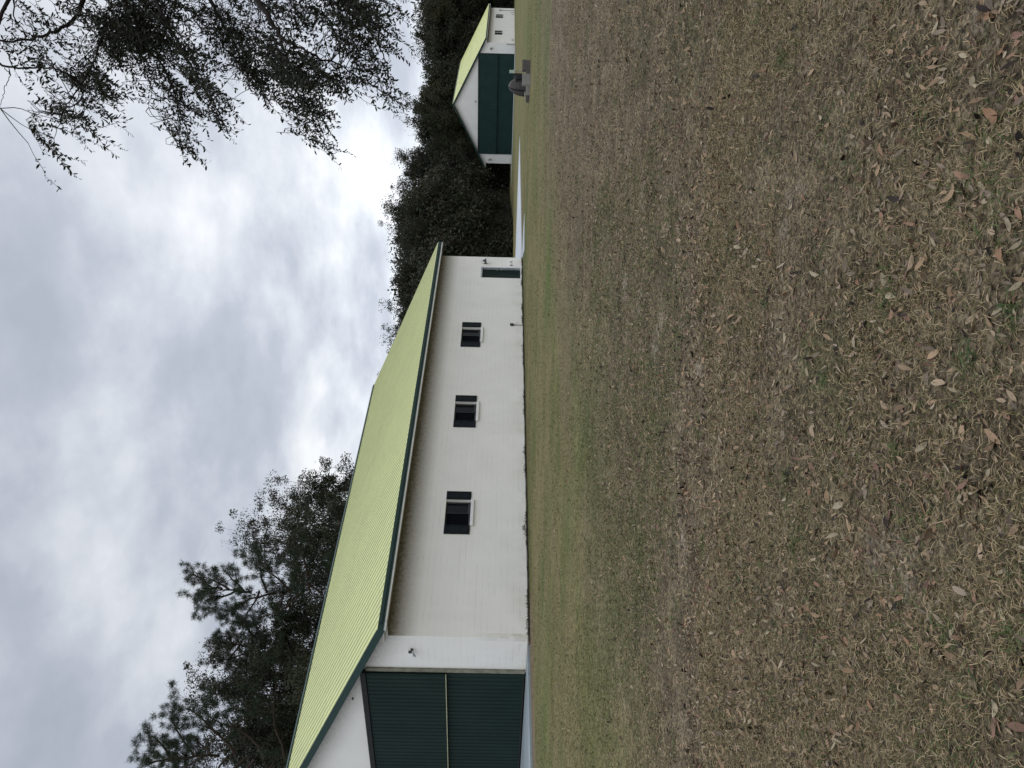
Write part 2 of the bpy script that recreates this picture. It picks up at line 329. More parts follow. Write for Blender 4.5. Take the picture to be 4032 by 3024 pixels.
class MB:
    def __init__(s): s.v = []; s.f = []
    def poly(s, pts, faces):
        b = len(s.v); s.v += [tuple(p) for p in pts]; s.f += [tuple(b+i for i in f) for f in faces]; return s
    def box(s, x0, x1, y0, y1, z0, z1):
        p = [(x, y, z) for x in (x0, x1) for y in (y0, y1) for z in (z0, z1)]
        return s.poly(p, [(0, 1, 3, 2), (4, 6, 7, 5), (0, 4, 5, 1), (2, 3, 7, 6), (0, 2, 6, 4), (1, 5, 7, 3)])
    def prism(s, prof, axis, a, b):
        """profile list of 2-tuples in the other two axes (order kept), extruded along axis from a to b"""
        n = len(prof)
        def mk(u, v, w):
            return {0: (w, u, v), 1: (u, w, v), 2: (u, v, w)}[axis]
        p = [mk(u, v, a) for u, v in prof] + [mk(u, v, b) for u, v in prof]
        return s.poly(p, [tuple(range(n)), tuple(range(2*n-1, n-1, -1))] + [(i, n+i, n+(i+1) % n, (i+1) % n) for i in range(n)])
    def tube(s, pts, rad, k=8, cap=True):
        pts = [Vector(p) for p in pts]
        if not isinstance(rad, (list, tuple)): rad = [rad]*len(pts)
        rings = []
        for i, p in enumerate(pts):
            d = (pts[min(i+1, len(pts)-1)] - pts[max(i-1, 0)]).normalized()
            a = d.orthogonal().normalized() if i == 0 else (a - d*a.dot(d)).normalized()
            c = d.cross(a)
            b0 = len(s.v); s.v += [tuple(p + (a*cos(2*pi*j/k) + c*sin(2*pi*j/k))*rad[i]) for j in range(k)]; rings.append(b0)
        for r1, r2 in zip(rings, rings[1:]):
            s.f += [(r1+j, r1+(j+1) % k, r2+(j+1) % k, r2+j) for j in range(k)]
        if cap: s.f += [tuple(rings[0]+j for j in range(k))[::-1], tuple(rings[-1]+j for j in range(k))]
        return s
    def lathe(s, prof, c, k=14):
        """prof list of (r, z) about vertical axis through c"""
        rings = []
        for r, z in prof:
            b0 = len(s.v); s.v += [(c[0]+r*cos(2*pi*j/k), c[1]+r*sin(2*pi*j/k), c[2]+z) for j in range(k)]; rings.append(b0)
        for r1, r2 in zip(rings, rings[1:]):
            s.f += [(r1+j, r1+(j+1) % k, r2+(j+1) % k, r2+j) for j in range(k)]
        s.f += [tuple(rings[0]+j for j in range(k))[::-1], tuple(rings[-1]+j for j in range(k))]
        return s
    def build(s, name, m, parent=None, smooth=False, bevel=0):
        me = bpy.data.meshes.new(name); me.from_pydata(s.v, [], s.f); me.update()
        import bmesh
        bm = bmesh.new(); bm.from_mesh(me); bmesh.ops.recalc_face_normals(bm, faces=bm.faces); bm.to_mesh(me); bm.free()
        for k in (m if isinstance(m, (list, tuple)) else [m]): me.materials.append(k)
        if smooth:
            me.polygons.foreach_set('use_smooth', [True]*len(me.polygons))
        o = link(name, me, parent)
        if bevel:
            md = o.modifiers.new('bevel', 'BEVEL'); md.width = bevel; md.segments = 2; md.limit_method = 'ANGLE'
        return o

# ---------------------------------------------------------------- ground
def smooth(x): x = np.clip(x, 0, 1); return x*x*(3-2*x)
def zg(x, y):
    x = np.asarray(x, float); y = np.asarray(y, float)
    d = np.hypot(x, y)
    z = -.45 + .35*smooth((d-3)/21) - .17*smooth((y-58)/60)
    near = smooth((22-d)/10)
    z = z + near*.012*(np.sin(x*2.1+.4*y)*np.cos(y*1.7-.3*x) + .6*np.sin(x*5.3+1)*np.sin(y*4.7))
    return z
rad = np.concatenate([np.linspace(.05, 2, 14), np.geomspace(2.05, 900, 300)])
th = np.linspace(0, 2*pi, 361)[:-1]
R, T = np.meshgrid(rad, th, indexing='ij'); X = R*np.sin(T); Y = R*np.cos(T)
V = np.stack([X, Y, zg(X, Y)], -1).reshape(-1, 3); nr, na = len(rad), len(th)
i, j = np.meshgrid(np.arange(nr-1), np.arange(na), indexing='ij')
q = np.stack([i*na+j, i*na+(j+1) % na, (i+1)*na+(j+1) % na, (i+1)*na+j], -1).reshape(-1, 4)[:, ::-1]
V = np.vstack([V, [[0, 0, -.45]]]); tri = np.stack([np.full(na, len(V)-1), (np.arange(na)+1) % na, np.arange(na)], -1)[:, ::-1]
go = npmesh('ground', V, [q, tri], MT['ground'], True); tag(go, kind='structure')

# ---------------------------------------------------------------- hangars
def local(h):                       # (alpha, x0, y0, z0) -> function local (s,t,z) -> world
    a, x0, y0, z0 = h
    return lambda s, t, z=0: np.array([x0+s*sin(a)-t*cos(a), y0+s*cos(a)+t*sin(a), z0+z])
def wall_with_holes(mb, L, H, z0, holes, thick=.2):
    """wall on the t=0 plane (thickness inwards) with rectangular holes (s0,s1,z0,z1)"""
    hs = sorted(holes); cur = 0
    for (a, b_, c, d) in hs:
        mb.box(cur, a, 0, thick, z0, H)
        if c > z0: mb.box(a, b_, 0, thick, z0, c)
        mb.box(a, b_, 0, thick, d, H); cur = b_
    mb.box(cur, L, 0, thick, z0, H)
def hangar(name, h, L, Wd, H, He, Hr, e, o_, door, wins, label, ribs, far=False, sidedoor=None):
    a, x0, y0, z0 = h
    root = empty(name, (x0, y0, z0), pi/2 - a); tag(root, label, 'building')
    half = Wd/2; sl_ = (Hr-He)/(half+e)
    zr = lambda t: He + sl_*(min(t, Wd-t)+e)
    FB = -.22                                  # bottom of the walls, below the grass
    w = MB()
    holes = [(s0, s1, a0, a1) for s0, s1, a0, a1, *_ in wins]
    if sidedoor: holes.append(sidedoor)
    wall_with_holes(w, L, H, FB, holes)
    w.box(0, L, Wd-.2, Wd, FB, H)
    td0, td1, dz = door
    top = lambda t: zr(t) - .10
    # front gable with the great door opening, rear gable plain
    w.prism([(.2, FB), (td0, FB), (td0, top(td0)), (.2, top(.2))], 0, 0, .2)
    w.prism([(td1, FB), (Wd-.2, FB), (Wd-.2, top(Wd-.2)), (td1, top(td1))], 0, 0, .2)
    w.prism([(td0, dz), (td1, dz), (td1, top(td1)), (half, top(half)), (td0, top(td0))], 0, 0, .2)
    w.prism([(0, H), (.2, H), (.2, top(.2)), (0, top(0))], 0, 0, .2)
    w.prism([(Wd-.2, H), (Wd, H), (Wd, top(0)), (Wd-.2, top(.2))], 0, 0, .2)
    w.prism([(.2, FB), (Wd-.2, FB), (Wd-.2, H), (Wd, H), (Wd, top(0)), (half, top(half)), (0, top(0)), (0, H), (.2, H)], 0, L-.2, L)
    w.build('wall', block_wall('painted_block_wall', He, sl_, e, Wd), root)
    # dark lining so that the window openings look into a dark room
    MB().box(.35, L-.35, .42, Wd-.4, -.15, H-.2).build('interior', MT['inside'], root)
    # roof sheets
    r = MB(); s0, s1 = -o_, L+o_
    for sgn in (0, 1):
        f = (lambda t: t) if sgn == 0 else (lambda t: Wd-t)
        p = [(s0, f(-e), zr(-e)), (s1, f(-e), zr(-e)), (s1, f(half), Hr), (s0, f(half), Hr)]
        lo = [(x, y, z-.035) for x, y, z in p]
        r.poly(p+lo, [(0, 1, 2, 3), (4, 7, 6, 5), (0, 4, 5, 1), (1, 5, 6, 2), (3, 2, 6, 7), (0, 3, 7, 4)])
    rf = r.build('roof', MT['roof'], root)
    rb = MB(); rm = MB(); n = int((L+2*o_)/ribs[0]); nv = math.hypot(1, sl_); nz, nt_ = 1/nv, sl_/nv
    for k in range(n+1):
        sx = s0 + .06 + k*ribs[0]
        if sx > s1-.03: break
        sub = 2 if not far else 1
        for mnr in range(sub):
            sxx = sx + mnr*ribs[0]/2; wd_, hh = (.012, .022) if mnr == 0 else (.012, .010)
            if far: wd_, hh = .02, .03
            if sxx > s1-.03: break
            for sgn in (0, 1):
                f = (lambda t: t) if sgn == 0 else (lambda t: Wd-t)
                d0 = hh
                q0 = [(sxx-wd_, -e+.005, zr(-e)+.002), (sxx+wd_, -e+.005, zr(-e)+.002), (sxx+wd_*.5, -e+.005-nt_*0, zr(-e)+d0), (sxx-wd_*.5, -e+.005, zr(-e)+d0)]
                q1 = [(x, half-.06, z+sl_*(half-.06+e)) for x, y, z in q0]
                P = [(x, f(y), z) for x, y, z in q0+q1]
                (rb if mnr == 0 else rm).poly(P, [(0, 1, 2, 3), (7, 6, 5, 4), (0, 4, 5, 1), (1, 5, 6, 2), (2, 6, 7, 3), (3, 7, 4, 0)])
    rbo = rb.build('rib', MT['rib'] if not far else MT['roof'], rf)
    if not far: rm.build('minor_rib', MT['roof'], rf)
    rc = MB()
    rc.prism([(half-.16, Hr-.16*sl_+.030), (half, Hr+.045), (half+.16, Hr-.16*sl_+.030), (half+.16, Hr-.16*sl_+.055), (half, Hr+.075), (half-.16, Hr-.16*sl_+.055)], 0, s0-.01, s1+.01)
    rc.build('ridge_cap', MT['green'], rf)
    # eave and rake fascia
    for sgn in (0, 1):
        f = (lambda t: t) if sgn == 0 else (lambda t: Wd-t)
        fb = MB().box(s0, s1, *sorted((f(-e-.022), f(-e))), He-.19, He-.012)
        fb.box(s0+.25, s1-.25, *sorted((f(-e-.05), f(-e-.022))), He-.12, He-.03)
        fb.build('fascia', MT['green'], root)
        for (sa, sb) in ((s0-.022, s0), (s1, s1+.022)):
            fr = MB().prism([(f(-e-.022), He-.24), (f(half), Hr-.24), (f(half), Hr+.01), (f(-e-.022), He+.01)], 0, sa, sb)
            fr.build('rake_board', MT['green'], root)
        MB().box(s0+.01, s1-.01, *sorted((f(-e+.04), f(-.002))), He-.20, He-.175).build('soffit', MT['soffit'], root)
        MB().box(s0, s1, *sorted((f(-e+.002), f(-e+.032))), He-.255, He-.17).build('frieze_board', MT['white'], root)
        # boxed eave returns close the ends of the soffit
        MB().prism([(f(-e+.002), He-.255), (f(-.0), He-.255), (f(0), zr(0)-.05), (f(-e+.002), He-.03)], 0, -.002, .028).build('eave_return', MT['white'], root)
        rs = MB()
        rs.prism([(f(-e), He-.10), (f(half), Hr-.10), (f(half), Hr-.07), (f(-e), He-.07)], 0, s0+.002, -.003)
        rs.build('rake_soffit', MT['soffit'], root)
    # great bifold door: two ribbed panels in an outlined frame
    zs = 2.53 if not far else 2.6
    dmat = MT['greendoor'] if not far else mottled('faded_green_door_paint', (.014, .036, .030), (.019, .042, .036), .8, .6, .15)
    def panel(z0_, z1_, off, nm):
        p = MB().box(-off, -off+.05, td0+.02, td1-.02, z0_, z1_)
        nrb = int((td1-td0-.1)/ribs[1])
        for k in range(nrb+1):
            y = td0+.08+k*ribs[1]
            if y+.04 > td1-.03: break
            p.prism([(-off-.02, y+.014), (-off-.02, y+.036), (-off, y+.05), (-off, y)], 2, z0_+.01, z1_-.01)
        return p.build(nm, dmat, dr)
    dr = empty('bifold_door', (0, 0, 0)); dr.parent = root
    panel(zs, dz-.02, .13 if not far else .16, 'upper_panel'); panel(.05, zs-.03, .01, 'lower_panel')
    MB().box(-.165 if not far else -.19, -.10, td0+.02, td1-.02, zs-.028, zs-.002).build('middle_lip', MT['lip'] if not far else MT['black'], dr)
    MB().box(-.05, .0-.002, td0+.02, td1-.02, .004, .05).build('bottom_seal', MT['black'], dr)
    fr = MB().box(-.18 if not far else -.2, -.002, td0-.05, td1+.05, dz, dz+.17).build('header', MT['black'], dr)
    jm = MT['jamb'] if not far else MT['black']
    for (y0_, y1_) in ((td0-.15, td0), (td1, td1+.15)):
        y0_, y1_ = (y0_, y1_) if not far else ((y1_-.07, y1_) if y0_ < half else (y0_, y0_+.07))
        MB().box(-.06 if not far else -.07, -.002, y0_, y1_, .0, dz-.002).build('jamb', jm, dr)
    # windows with two shutters each
    for (s0_, s1_, a0, a1, sw, shz) in wins:
        wn = MB()
        fmk = .05
        wn.box(s0_, s1_, .11, .16, a0, a0+fmk*1.3); wn.box(s0_, s1_, .11, .16, a1-fmk, a1)
        wn.box(s0_, s0_+fmk, .11, .16, a0+fmk*1.3, a1-fmk); wn.box(s1_-fmk, s1_, .11, .16, a0+fmk*1.3, a1-fmk)
        wf = wn.build('window', MT['wdark'], root)
        mid = s0_ + (s1_-s0_)*.56
        MB().box(s0_+fmk, s1_-fmk, .13, .135, a0+fmk*1.3, a1-fmk).build('pane', MT['glass'], wf)
        MB().box(s0_+fmk, mid-.015, .118, .122, a0+fmk*1.3, a1-fmk).build('insect_screen', MT['screen'], wf)
        mu = MB().box(mid-.015, mid+.010, .100, .128, a0+fmk*1.3, a1-fmk)
        mu.box(mid+.010, s1_-fmk, .104, .125, a0+fmk*1.3, a0+fmk*1.3+.035); mu.box(s1_-fmk-.03, s1_-fmk, .104, .125, a0+fmk*1.3+.035, a1-fmk)
        mu.box(s0_+.01, s1_-.01, .095, .108, a0+.002, a0+.055)
        mu.build('sash', MT['wframe'], wf)
        MB().box(s0_-.03, s1_+.02, -.07, .10, a0-.115, a0-.002).build('sill', MT['sill'], wf, bevel=.006)
        for (q0, q1, dzz) in ((s0_-sw-.015, s0_-.015, -.005 if not far else 0), (s1_+.02, s1_+sw+.02, .005)):
            z0_, z1_ = a0+dzz+shz[0], a1+dzz+shz[1]; st = .055; mz = z0_+(z1_-z0_)*.47
            sh = MB().box(q0, q1, -.022, -.002, z0_, z1_)
            sh.box(q0, q0+st, -.036, -.022, z0_, z1_); sh.box(q1-st, q1, -.036, -.022, z0_, z1_)
            for za, zb in ((z0_, z0_+st), (mz-st/2, mz+st/2), (z1_-st, z1_)): sh.box(q0+st, q1-st, -.036, -.022, za, zb)
            for za, zb in ((z0_+st+.03, mz-st/2-.03), (mz+st/2+.03, z1_-st-.03)):
                sh.box(q0+st+.03, q1-st-.03, -.032, -.022, za, zb)
            sh.build('shutter', MT['shutter'], root)
    return root

# near hangar
H1 = (.6146, -7.8279, 26.8043, 0.0); L1, W1 = 25.61, 18.32; w1 = local(H1)
wins1 = [(4.83, 6.13, 1.955, 2.86, .42, (0, 0)), (10.87, 12.17, 1.955, 2.86, .42, (0, 0)), (16.90, 18.18, 1.955, 2.86, .42, (0, 0))]
near = hangar('hangar', H1, L1, W1, 4.37, 4.53, 8.676, .65, .353, (1.695, W1-1.695, 5.07), wins1,
              'long white block hangar with pale green metal roof filling the near foreground side', (.3048, .2032), sidedoor=(23.24, 24.38, 0, 2.10))
# its service door, lamps, outlet, meter box
df = MB(); df.box(23.24, 23.28, .03, .16, 0, 2.10); df.box(24.32, 24.40, -.012, .16, 0, 2.13); df.box(23.28, 24.32, -.012, .16, 2.05, 2.13)
sdr = MB().box(23.285, 24.335, .10, .145, .025, 2.045)
for z0_, z1_ in ((.25, .95), (1.15, 1.85)):
    for q0 in (23.43, 23.87): sdr.box(q0, q0+.32, .094, .10, z0_, z1_)
sdr = sdr.build('door', MT['darkdoor'], near)
df.build('door_frame', mottled('service_door_frame', (.40, .42, .43), (.30, .32, .33), 5, .6), sdr)
for z_ in (1.05, 1.26):
    MB().tube([(24.22, .092, z_), (24.22, .055, z_), (24.22, .035, z_), (24.22, .02, z_)], [.02, .022, .035, .026], 10).build('knob' if z_ < 1.2 else 'deadbolt', MT['fixture'], sdr, True)
MB().box(23.20, 24.42, -.10, .10, -.06, .0-.004).box(23.24, 24.38, -.03, .10, -.004, .024).build('threshold', MT['sill'], near)
def sconce(par, s, z, t=0.):
    wl = MB().box(s-.05, s+.05, t-.02, t-.001, z-.20, z-.02).build('wall_lamp', MT['bronze'], par)
    MB().tube([(s, t-.02, z-.12), (s, t-.14, z-.06), (s, t-.20, z+.06), (s, t-.16, z+.17)], .012, 8).build('arm', MT['bronze'], wl)
    MB().lathe([(.03, .02), (.05, .0), (.13, -.15), (.135, -.16), (.128, -.16), (.02, -.005)], (s, t-.17, z+.0), 16).build('lamp_shade', MT['bronze'], wl, True)
    MB().lathe([(.035, .16), (.06, .13), (.062, .07), (.035, .02)], (s, t-.17, z), 12).build('globe', MT['lens'], wl, True)
sconce(near, 24.84, 2.02)
MB().box(24.63, 24.68, -.05, -.001, .44, .58).box(24.64, 24.67, -.06, -.05, .46, .56).build('outlet_box', MT['metal'], near)
fc = MB().tube([(24.98, 0, .52), (24.98, -.09, .52)], .016, 8).tube([(24.98, -.09, .52), (24.98, -.10, .46), (24.98, -.12, .44)], .018, 8)
fc.tube([(24.98, -.07, .52), (24.98, -.07, .58)], .008, 6).tube([(24.93, -.07, .58), (25.03, -.07, .58)], .012, 6).build('faucet', MT['metal'], near)
ub = MB().box(18.42, 18.54, -.09, -.001, .40, .56).box(18.44, 18.52, -.10, -.09, .42, .54).build('conduit_box', MT['bronze'], near)
MB().tube([(18.48, -.045, .40), (18.48, -.045, .36), (18.48, -.03, .30), (18.48, -.03, -.20)], [.03, .02, .017, .017], 8).build('conduit', MT['metal'], ub)
MB().tube([(18.5, -.02, .34), (18.62, -.012, .28), (18.78, -.012, .16)], .006, 5).build('wire', MT['metal'], ub)
# motion flood light on the gable pier
fl = MB().box(-.025, -.001, .60, .68, 3.52, 3.60).tube([(-.025, .64, 3.56), (-.09, .64, 3.58)], .016, 8).build('flood_light', MT['bronze'], near)
MB().box(-.14, -.08, .60, .67, 3.55, 3.66).build('sensor_hood', MT['bronze'], fl)
MB().tube([(-.02, .66, 3.53), (-.08, .72, 3.52)], .013, 8).tube([(-.07, .71, 3.52), (-.11, .75, 3.50), (-.16, .78, 3.48)], [.02, .036, .05], 12).build('lamp_head', MT['fixture'], fl)
MB().tube([(-.07, .77, 3.49), (-.11, .82, 3.485), (-.15, .86, 3.46)], [.02, .036, .048], 12).build('lamp_head', MT['lens'], fl)
# far side foundation strip along the long wall and front
fo = MB().box(-.02, L1+.02, -.045, -.002, -.24, -.035).box(-.03, -.002, -.0, 1.5, -.24, -.03).build('foundation', MT['found'], near)
# gable vent
MB().box(-.05, -.002, W1/2-.4, W1/2+.4, 6.6, 7.4).build('gable_vent', MT['white'], near)
MB().tube([(0, 3.2, 5.6), (-.06, 3.2, 5.6)], .03, 8).build('hook', MT['bronze'], near)

# far hangar
H2 = (.606, 52.081, 132.868, -.278); L2, W2 = 24.8, 19.07; w2 = local(H2)
wins2 = [(5.95, 7.0, 2.04, 3.20, .72, (-.02, .02)), (17.75, 18.8, 2.02, 3.22, .72, (-.02, .02))]
farh = hangar('hangar', H2, L2, W2, 4.37, 4.53, 9.646, .69, .15, (1.64, 17.43, 5.45), wins2,
              'white hangar with dark green bifold door standing far off before the woods', (.61, .61), far=True)
for (t_, ) in ((.87, ), (18.4, )):
    wl = MB().box(-.05, -.002, t_-.14, t_+.14, 3.50, 3.75).build('wall_lamp', MT['brown'], farh)
    MB().lathe([(.16, -.12), (.15, .08), (.06, .14)], (-.18, t_, 3.78), 10).build('lamp_shade', MT['fixture'], wl)
    MB().box(-.14, -.05, t_-.08, t_+.08, 3.30, 3.42).build('sensor', MT['fixture'], wl)
MB().box(-.06, -.002, 8.85, 9.15, 5.88, 6.15).build('gable_vent', MT['fixture'], farh)
MB().box(-.10, -.002, .10, .24, -.1, 1.30).build('downspout', MT['fixture'], farh)
mb_ = MB().box(22.5, 22.85, -.18, -.002, 2.25, 2.75).build('meter_box', MT['fixture'], farh)
MB().tube([(22.68, -.08, 2.25), (22.68, -.08, -.1)], .05, 6).build('conduit', MT['fixture'], mb_)
for s_ in (1.3, 2.2, 19.6, 21.2):
    MB().box(s_, s_+.5, -.03, -.002, .2, .55+.2*(s_ > 20)).build('wall_patch', mottled('bare_block_patch', (.5, .48, .42), (.42, .40, .36), 5), farh)
MB().box(-.02, L2+.02, -.05, -.002, -.22, .05).build('foundation', MT['found'], farh)

# ---------------------------------------------------------------- paved things
def sheet(name, pts, m, zoff=.02, depth=.12, kind='structure', flat=None):
    """slab following world points (x,y), grid-free polygon; top at flat height or the ground + zoff"""
    P = [(x, y, (flat if flat is not None else float(zg(x, y))+zoff)) for x, y in pts]
    n = len(P); mb = MB().poly(P + [(x, y, z-depth) for x, y, z in P], [tuple(range(n)), tuple(range(2*n-1, n-1, -1))] + [(i, n+i, n+(i+1) % n, (i+1) % n) for i in range(n)])
    o = mb.build(name, m); tag(o, kind=kind); return o
sheet('apron', [w1(s, t)[:2] for s, t in ((-.06, .25), (-4.7, -.15), (-26, -.2), (-26, 18.4), (-.06, 18.2))], MT['slab'], flat=-.035, depth=.3)
sheet('driveway', [w1(s, t)[:2] for s, t in ((25.65, .0), (30, .02), (35, .0), (40, .05), (45.2, .1), (45.2, 6), (45.2, 12), (45.2, 18), (35, 18), (25.65, 18))], MT['drive'], flat=-.065, depth=.3)
sheet('path', [w1(s, t)[:2] for s, t in ((25.2, -.12), (22.0, -2.25), (24.6, -3.1), (25.75, -.5), (25.75, -.12))], MT['drive'], flat=-.075, depth=.2)
sheet('far_apron', [w2(s, t)[:2] for s, t in ((-.3, -.4), (-.3, 19.6), (-9, 19.6), (-9, -.3))], MT['slab'], flat=-.235, depth=.3)

# ---------------------------------------------------------------- trees
def orth(d):
    a = np.cross(d, [0, 0, 1.]) if abs(d[2]) < .9 else np.cross(d, [1., 0, 0])
    a /= np.linalg.norm(a); return a, np.cross(d, a)
def nrm(v): return v/ (np.linalg.norm(v)+1e-9)
class Skel:
    def __init__(s, seed): s.r = np.random.default_rng(seed); s.lines = []; s.tips = []
    def grow(s, p, d, L, r, lev, maxlev, up=.15, spread=.8, ratio=.68, nchild=(2, 4), wig=.22, tipend=True):
        n = 4 if lev < 3 else 3
        pts = [p]; rr = [r]; dd = d.copy()
        for i in range(n):
            dd = nrm(dd + s.r.normal(0, wig, 3) + np.array([0, 0, up*(1 if lev else .4)]))
            p = p + dd*L/n; pts.append(p); rr.append(r*(1-.42*(i+1)/n))
        s.lines.append((np.array(pts), np.array(rr), lev))
        if lev >= maxlev:
            s.tips.append((p, dd)); s.tips.append((pts[-2], dd)); return
        k = s.r.integers(nchild[0], nchild[1]+1)
        a, b = orth(dd); ph = s.r.uniform(0, 2*pi)
        for i in range(k):
            an = ph + 2*pi*i/k + s.r.normal(0, .3); sp = spread*s.r.uniform(.6, 1.25)
            nd = nrm(dd*cos(sp) + (a*cos(an)+b*sin(an))*sin(sp))
            s.grow(p, nd, L*ratio*s.r.uniform(.75, 1.25), rr[-1]*(.62 if k > 2 else .72), lev+1, maxlev, up, spread, ratio, nchild, wig)
        if lev >= 1:
            m = pts[2]; an = s.r.uniform(0, 2*pi); sp = spread*1.1
            nd = nrm(dd*cos(sp)+(a*cos(an)+b*sin(an))*sin(sp)); s.grow(m, nd, L*ratio*.7, rr[2]*.5, lev+2 if lev+2 <= maxlev else maxlev, maxlev, up, spread, ratio, nchild, wig)
def tubes_np(lines, kfun):
    V = []; F = []; base = 0
    for pts, rr, lev in lines:
        k = kfun(lev); n = len(pts)
        d = np.gradient(pts, axis=0); d /= (np.linalg.norm(d, axis=1)[:, None]+1e-9)
        a, _ = orth(d[0]); A = []
        for i in range(n):
            a = a - d[i]*a.dot(d[i]); a = nrm(a); A.append(a)
        A = np.array(A); B = np.cross(d, A)
        ang = np.arange(k)*2*pi/k
        ring = pts[:, None] + rr[:, None, None]*(A[:, None]*np.cos(ang)[None, :, None] + B[:, None]*np.sin(ang)[None, :, None])
        V.append(ring.reshape(-1, 3))
        i, j = np.meshgrid(np.arange(n-1), np.arange(k), indexing='ij')
        F.append(base + np.stack([i*k+j, i*k+(j+1) % k, (i+1)*k+(j+1) % k, (i+1)*k+j], -1).reshape(-1, 4)); base += n*k
    return np.vstack(V), np.vstack(F)
def leaves_np(P, size, r, aspect=.5, droop=0., D=None):
    n = len(P)
    if D is None: D = r.normal(0, 1, (n, 3))
    D = D/np.linalg.norm(D, axis=1)[:, None]
    Q = r.normal(0, 1, (n, 3)); Q -= D*(Q*D).sum(1)[:, None]; Q /= np.linalg.norm(Q, axis=1)[:, None]
    s = size*r.uniform(.6, 1.3, n)[:, None]
    v = np.stack([P - D*s*.5, P + Q*s*aspect*.5, P + D*s*.5, P - Q*s*aspect*.5], 1).reshape(-1, 3)
    return v, np.arange(4*n).reshape(n, 4)
def ball(r, n):
    d = r.normal(0, 1, (n, 3)); d /= np.linalg.norm(d, axis=1)[:, None]; return d*(r.random(n)**.45)[:, None]
def scaled(S, base, H, Rx, crown_low=None):
    """affine fit of a unit skeleton to height H and crown radius Rx at base"""
    allp = np.vstack([l[0] for l in S.lines]); zt = allp[:, 2].max(); c = np.array([0, 0]); rx = np.percentile(np.hypot(allp[:, 0], allp[:, 1]), 96)
    sx, sz = Rx/rx, H/zt
    f = lambda p: np.array([p[..., 0]*sx, p[..., 1]*sx, p[..., 2]*sz]).T if p.ndim == 2 else np.array([p[0]*sx, p[1]*sx, p[2]*sz])
    return f
def make_tree(name, S, base, H, Rx, nleaf, csig, lsize, lm, bm_, label, cat='tree', group=None, seed=1, rz=0., zsq=.75, trunk_r=1.0, drop=.12):
    r = np.random.default_rng(seed); f = scaled(S, base, H, Rx)
    root = empty(name, base, rz); tag(root, label, cat, group)
    ln = [(f(p), rr*trunk_r, lev) for p, rr, lev in S.lines]
    V, F = tubes_np([l for l in ln if l[2] == 0], lambda l: 9)
    V[:, 2] -= .15*(V[:, 2] < .3)
    tr = npmesh('trunk', V, [F], bm_, True, root)
    V, F = tubes_np([l for l in ln if l[2] > 0], lambda l: 6 if l < 3 else 4 if l < 4 else 3)
    npmesh('limbs', V, [F], bm_, True, root)
    tips = np.array([f(p) for p, d in S.tips])
    P = np.repeat(tips, nleaf, 0); w = r.uniform(.5, 1.4, len(tips)); P = P + ball(r, len(P))*csig*np.repeat(w, nleaf)[:, None]*np.array([1, 1, zsq])
    P = P[r.random(len(P)) < np.repeat(np.where(r.random(len(tips)) < drop, .04, r.uniform(.5, 1.0, len(tips))), nleaf)]
    P = P[P[:, 2] > .3]
    V, F = leaves_np(P, lsize, r)
    npmesh('crown', V, [F], lm, False, root)
    return root

def oak_skel(seed, maxlev=4, spread=.75, up=.10, trunk=.28, nch=(3, 4), ratio=.72, lean=0., wig=.24):
    S = Skel(seed); p = np.array([0., 0, 0])
    pts = [p, np.array([.02+lean*.3, .01, trunk*.5]), np.array([lean, .0, trunk])]
    S.lines.append((np.array(pts), np.array([.040, .032, .028])*7.0, 0))
    k = S.r.integers(4, 6); ph = S.r.uniform(0, 6)
    for i in range(k):
        an = ph+2*pi*i/k+S.r.normal(0, .3); sp = S.r.uniform(.35, 1.0)
        d = np.array([cos(an)*sin(sp), sin(an)*sin(sp), cos(sp)])
        S.grow(pts[-1]-np.array([0, 0, S.r.uniform(0, trunk*.25)]), d, .30*S.r.uniform(.8, 1.15), .13, 1, maxlev, up, spread, ratio, nch, wig)
    return S

# trees behind the near hangar -------------------------------------------------
def tree_at(px, py, Yd):            # where on the ground a tree stands (x from the column, forward distance Yd), and how tall it is
    p = at(px, py, Yd); return (p[0], p[1], float(zg(p[0], p[1])) - .05), p[2]-float(zg(p[0], p[1]))
specs = [
    # top px, py, Y, crown radius, seed, label
    (1320, 1975, 66, 3.0, 21, 'leafy oak whose round top just clears the near hangar ridge'),
    (1070, 2010, 66, 3.9, 22, 'tall oak with feathery outer twigs between the ridge oak and the flat topped pine'),
    (870, 2120, 68, 4.3, 23, 'thin leaved oak standing directly beside the flat topped pine'),
    (800, 2560, 60, 4.6, 24, 'open oak with many bare curving limbs, left of the flat topped pine'),
    (775, 2690, 66, 4.2, 25, 'brown tinged oak with a lacy crown between the two pines'),
    (1010, 2850, 56, 4.6, 27, 'dense dark oak under the corner pine above the near hangar roof'),
    (900, 2930, 62, 4.6, 29, 'shadowed oak with forking limbs at the corner behind the near hangar'),
    (830, 2760, 64, 4.0, 30, 'oak with fine outer twigs touching the corner pine'),
    (1120, 2120, 60, 3.0, 31, 'dark rounded oak low behind the ridge between the first two tall oaks'),
    (1090, 2680, 54, 4.2, 32, 'low heavy oak just above the hangar ridge toward the corner'),
    (760, 2860, 58, 4.0, 33, 'round leafy oak filling in between the corner pine and its neighbour'),
    (690, 2990, 60, 4.2, 34, 'oak at the very corner of the photo behind the corner pine'),
    (960, 2230, 72, 3.6, 36, 'small rounded oak showing in the dip beside the flat topped pine'),
    (960, 2480, 70, 4.4, 28, 'dark full oak in the middle of the clump behind the near hangar'),
]
for px, py, Yd, Rx, sd_, lab in specs:
    base, H = tree_at(px, py, Yd)
    S = oak_skel(sd_, 4, .62, .10, .30, (3, 4))
    make_tree('oak_tree', S, base, H*1.01, Rx, 120, .58, .16, MT['oakleaf'], MT['bark'], lab, 'tree', 'trees behind the near hangar', sd_, trunk_r=1.6, drop=.36)

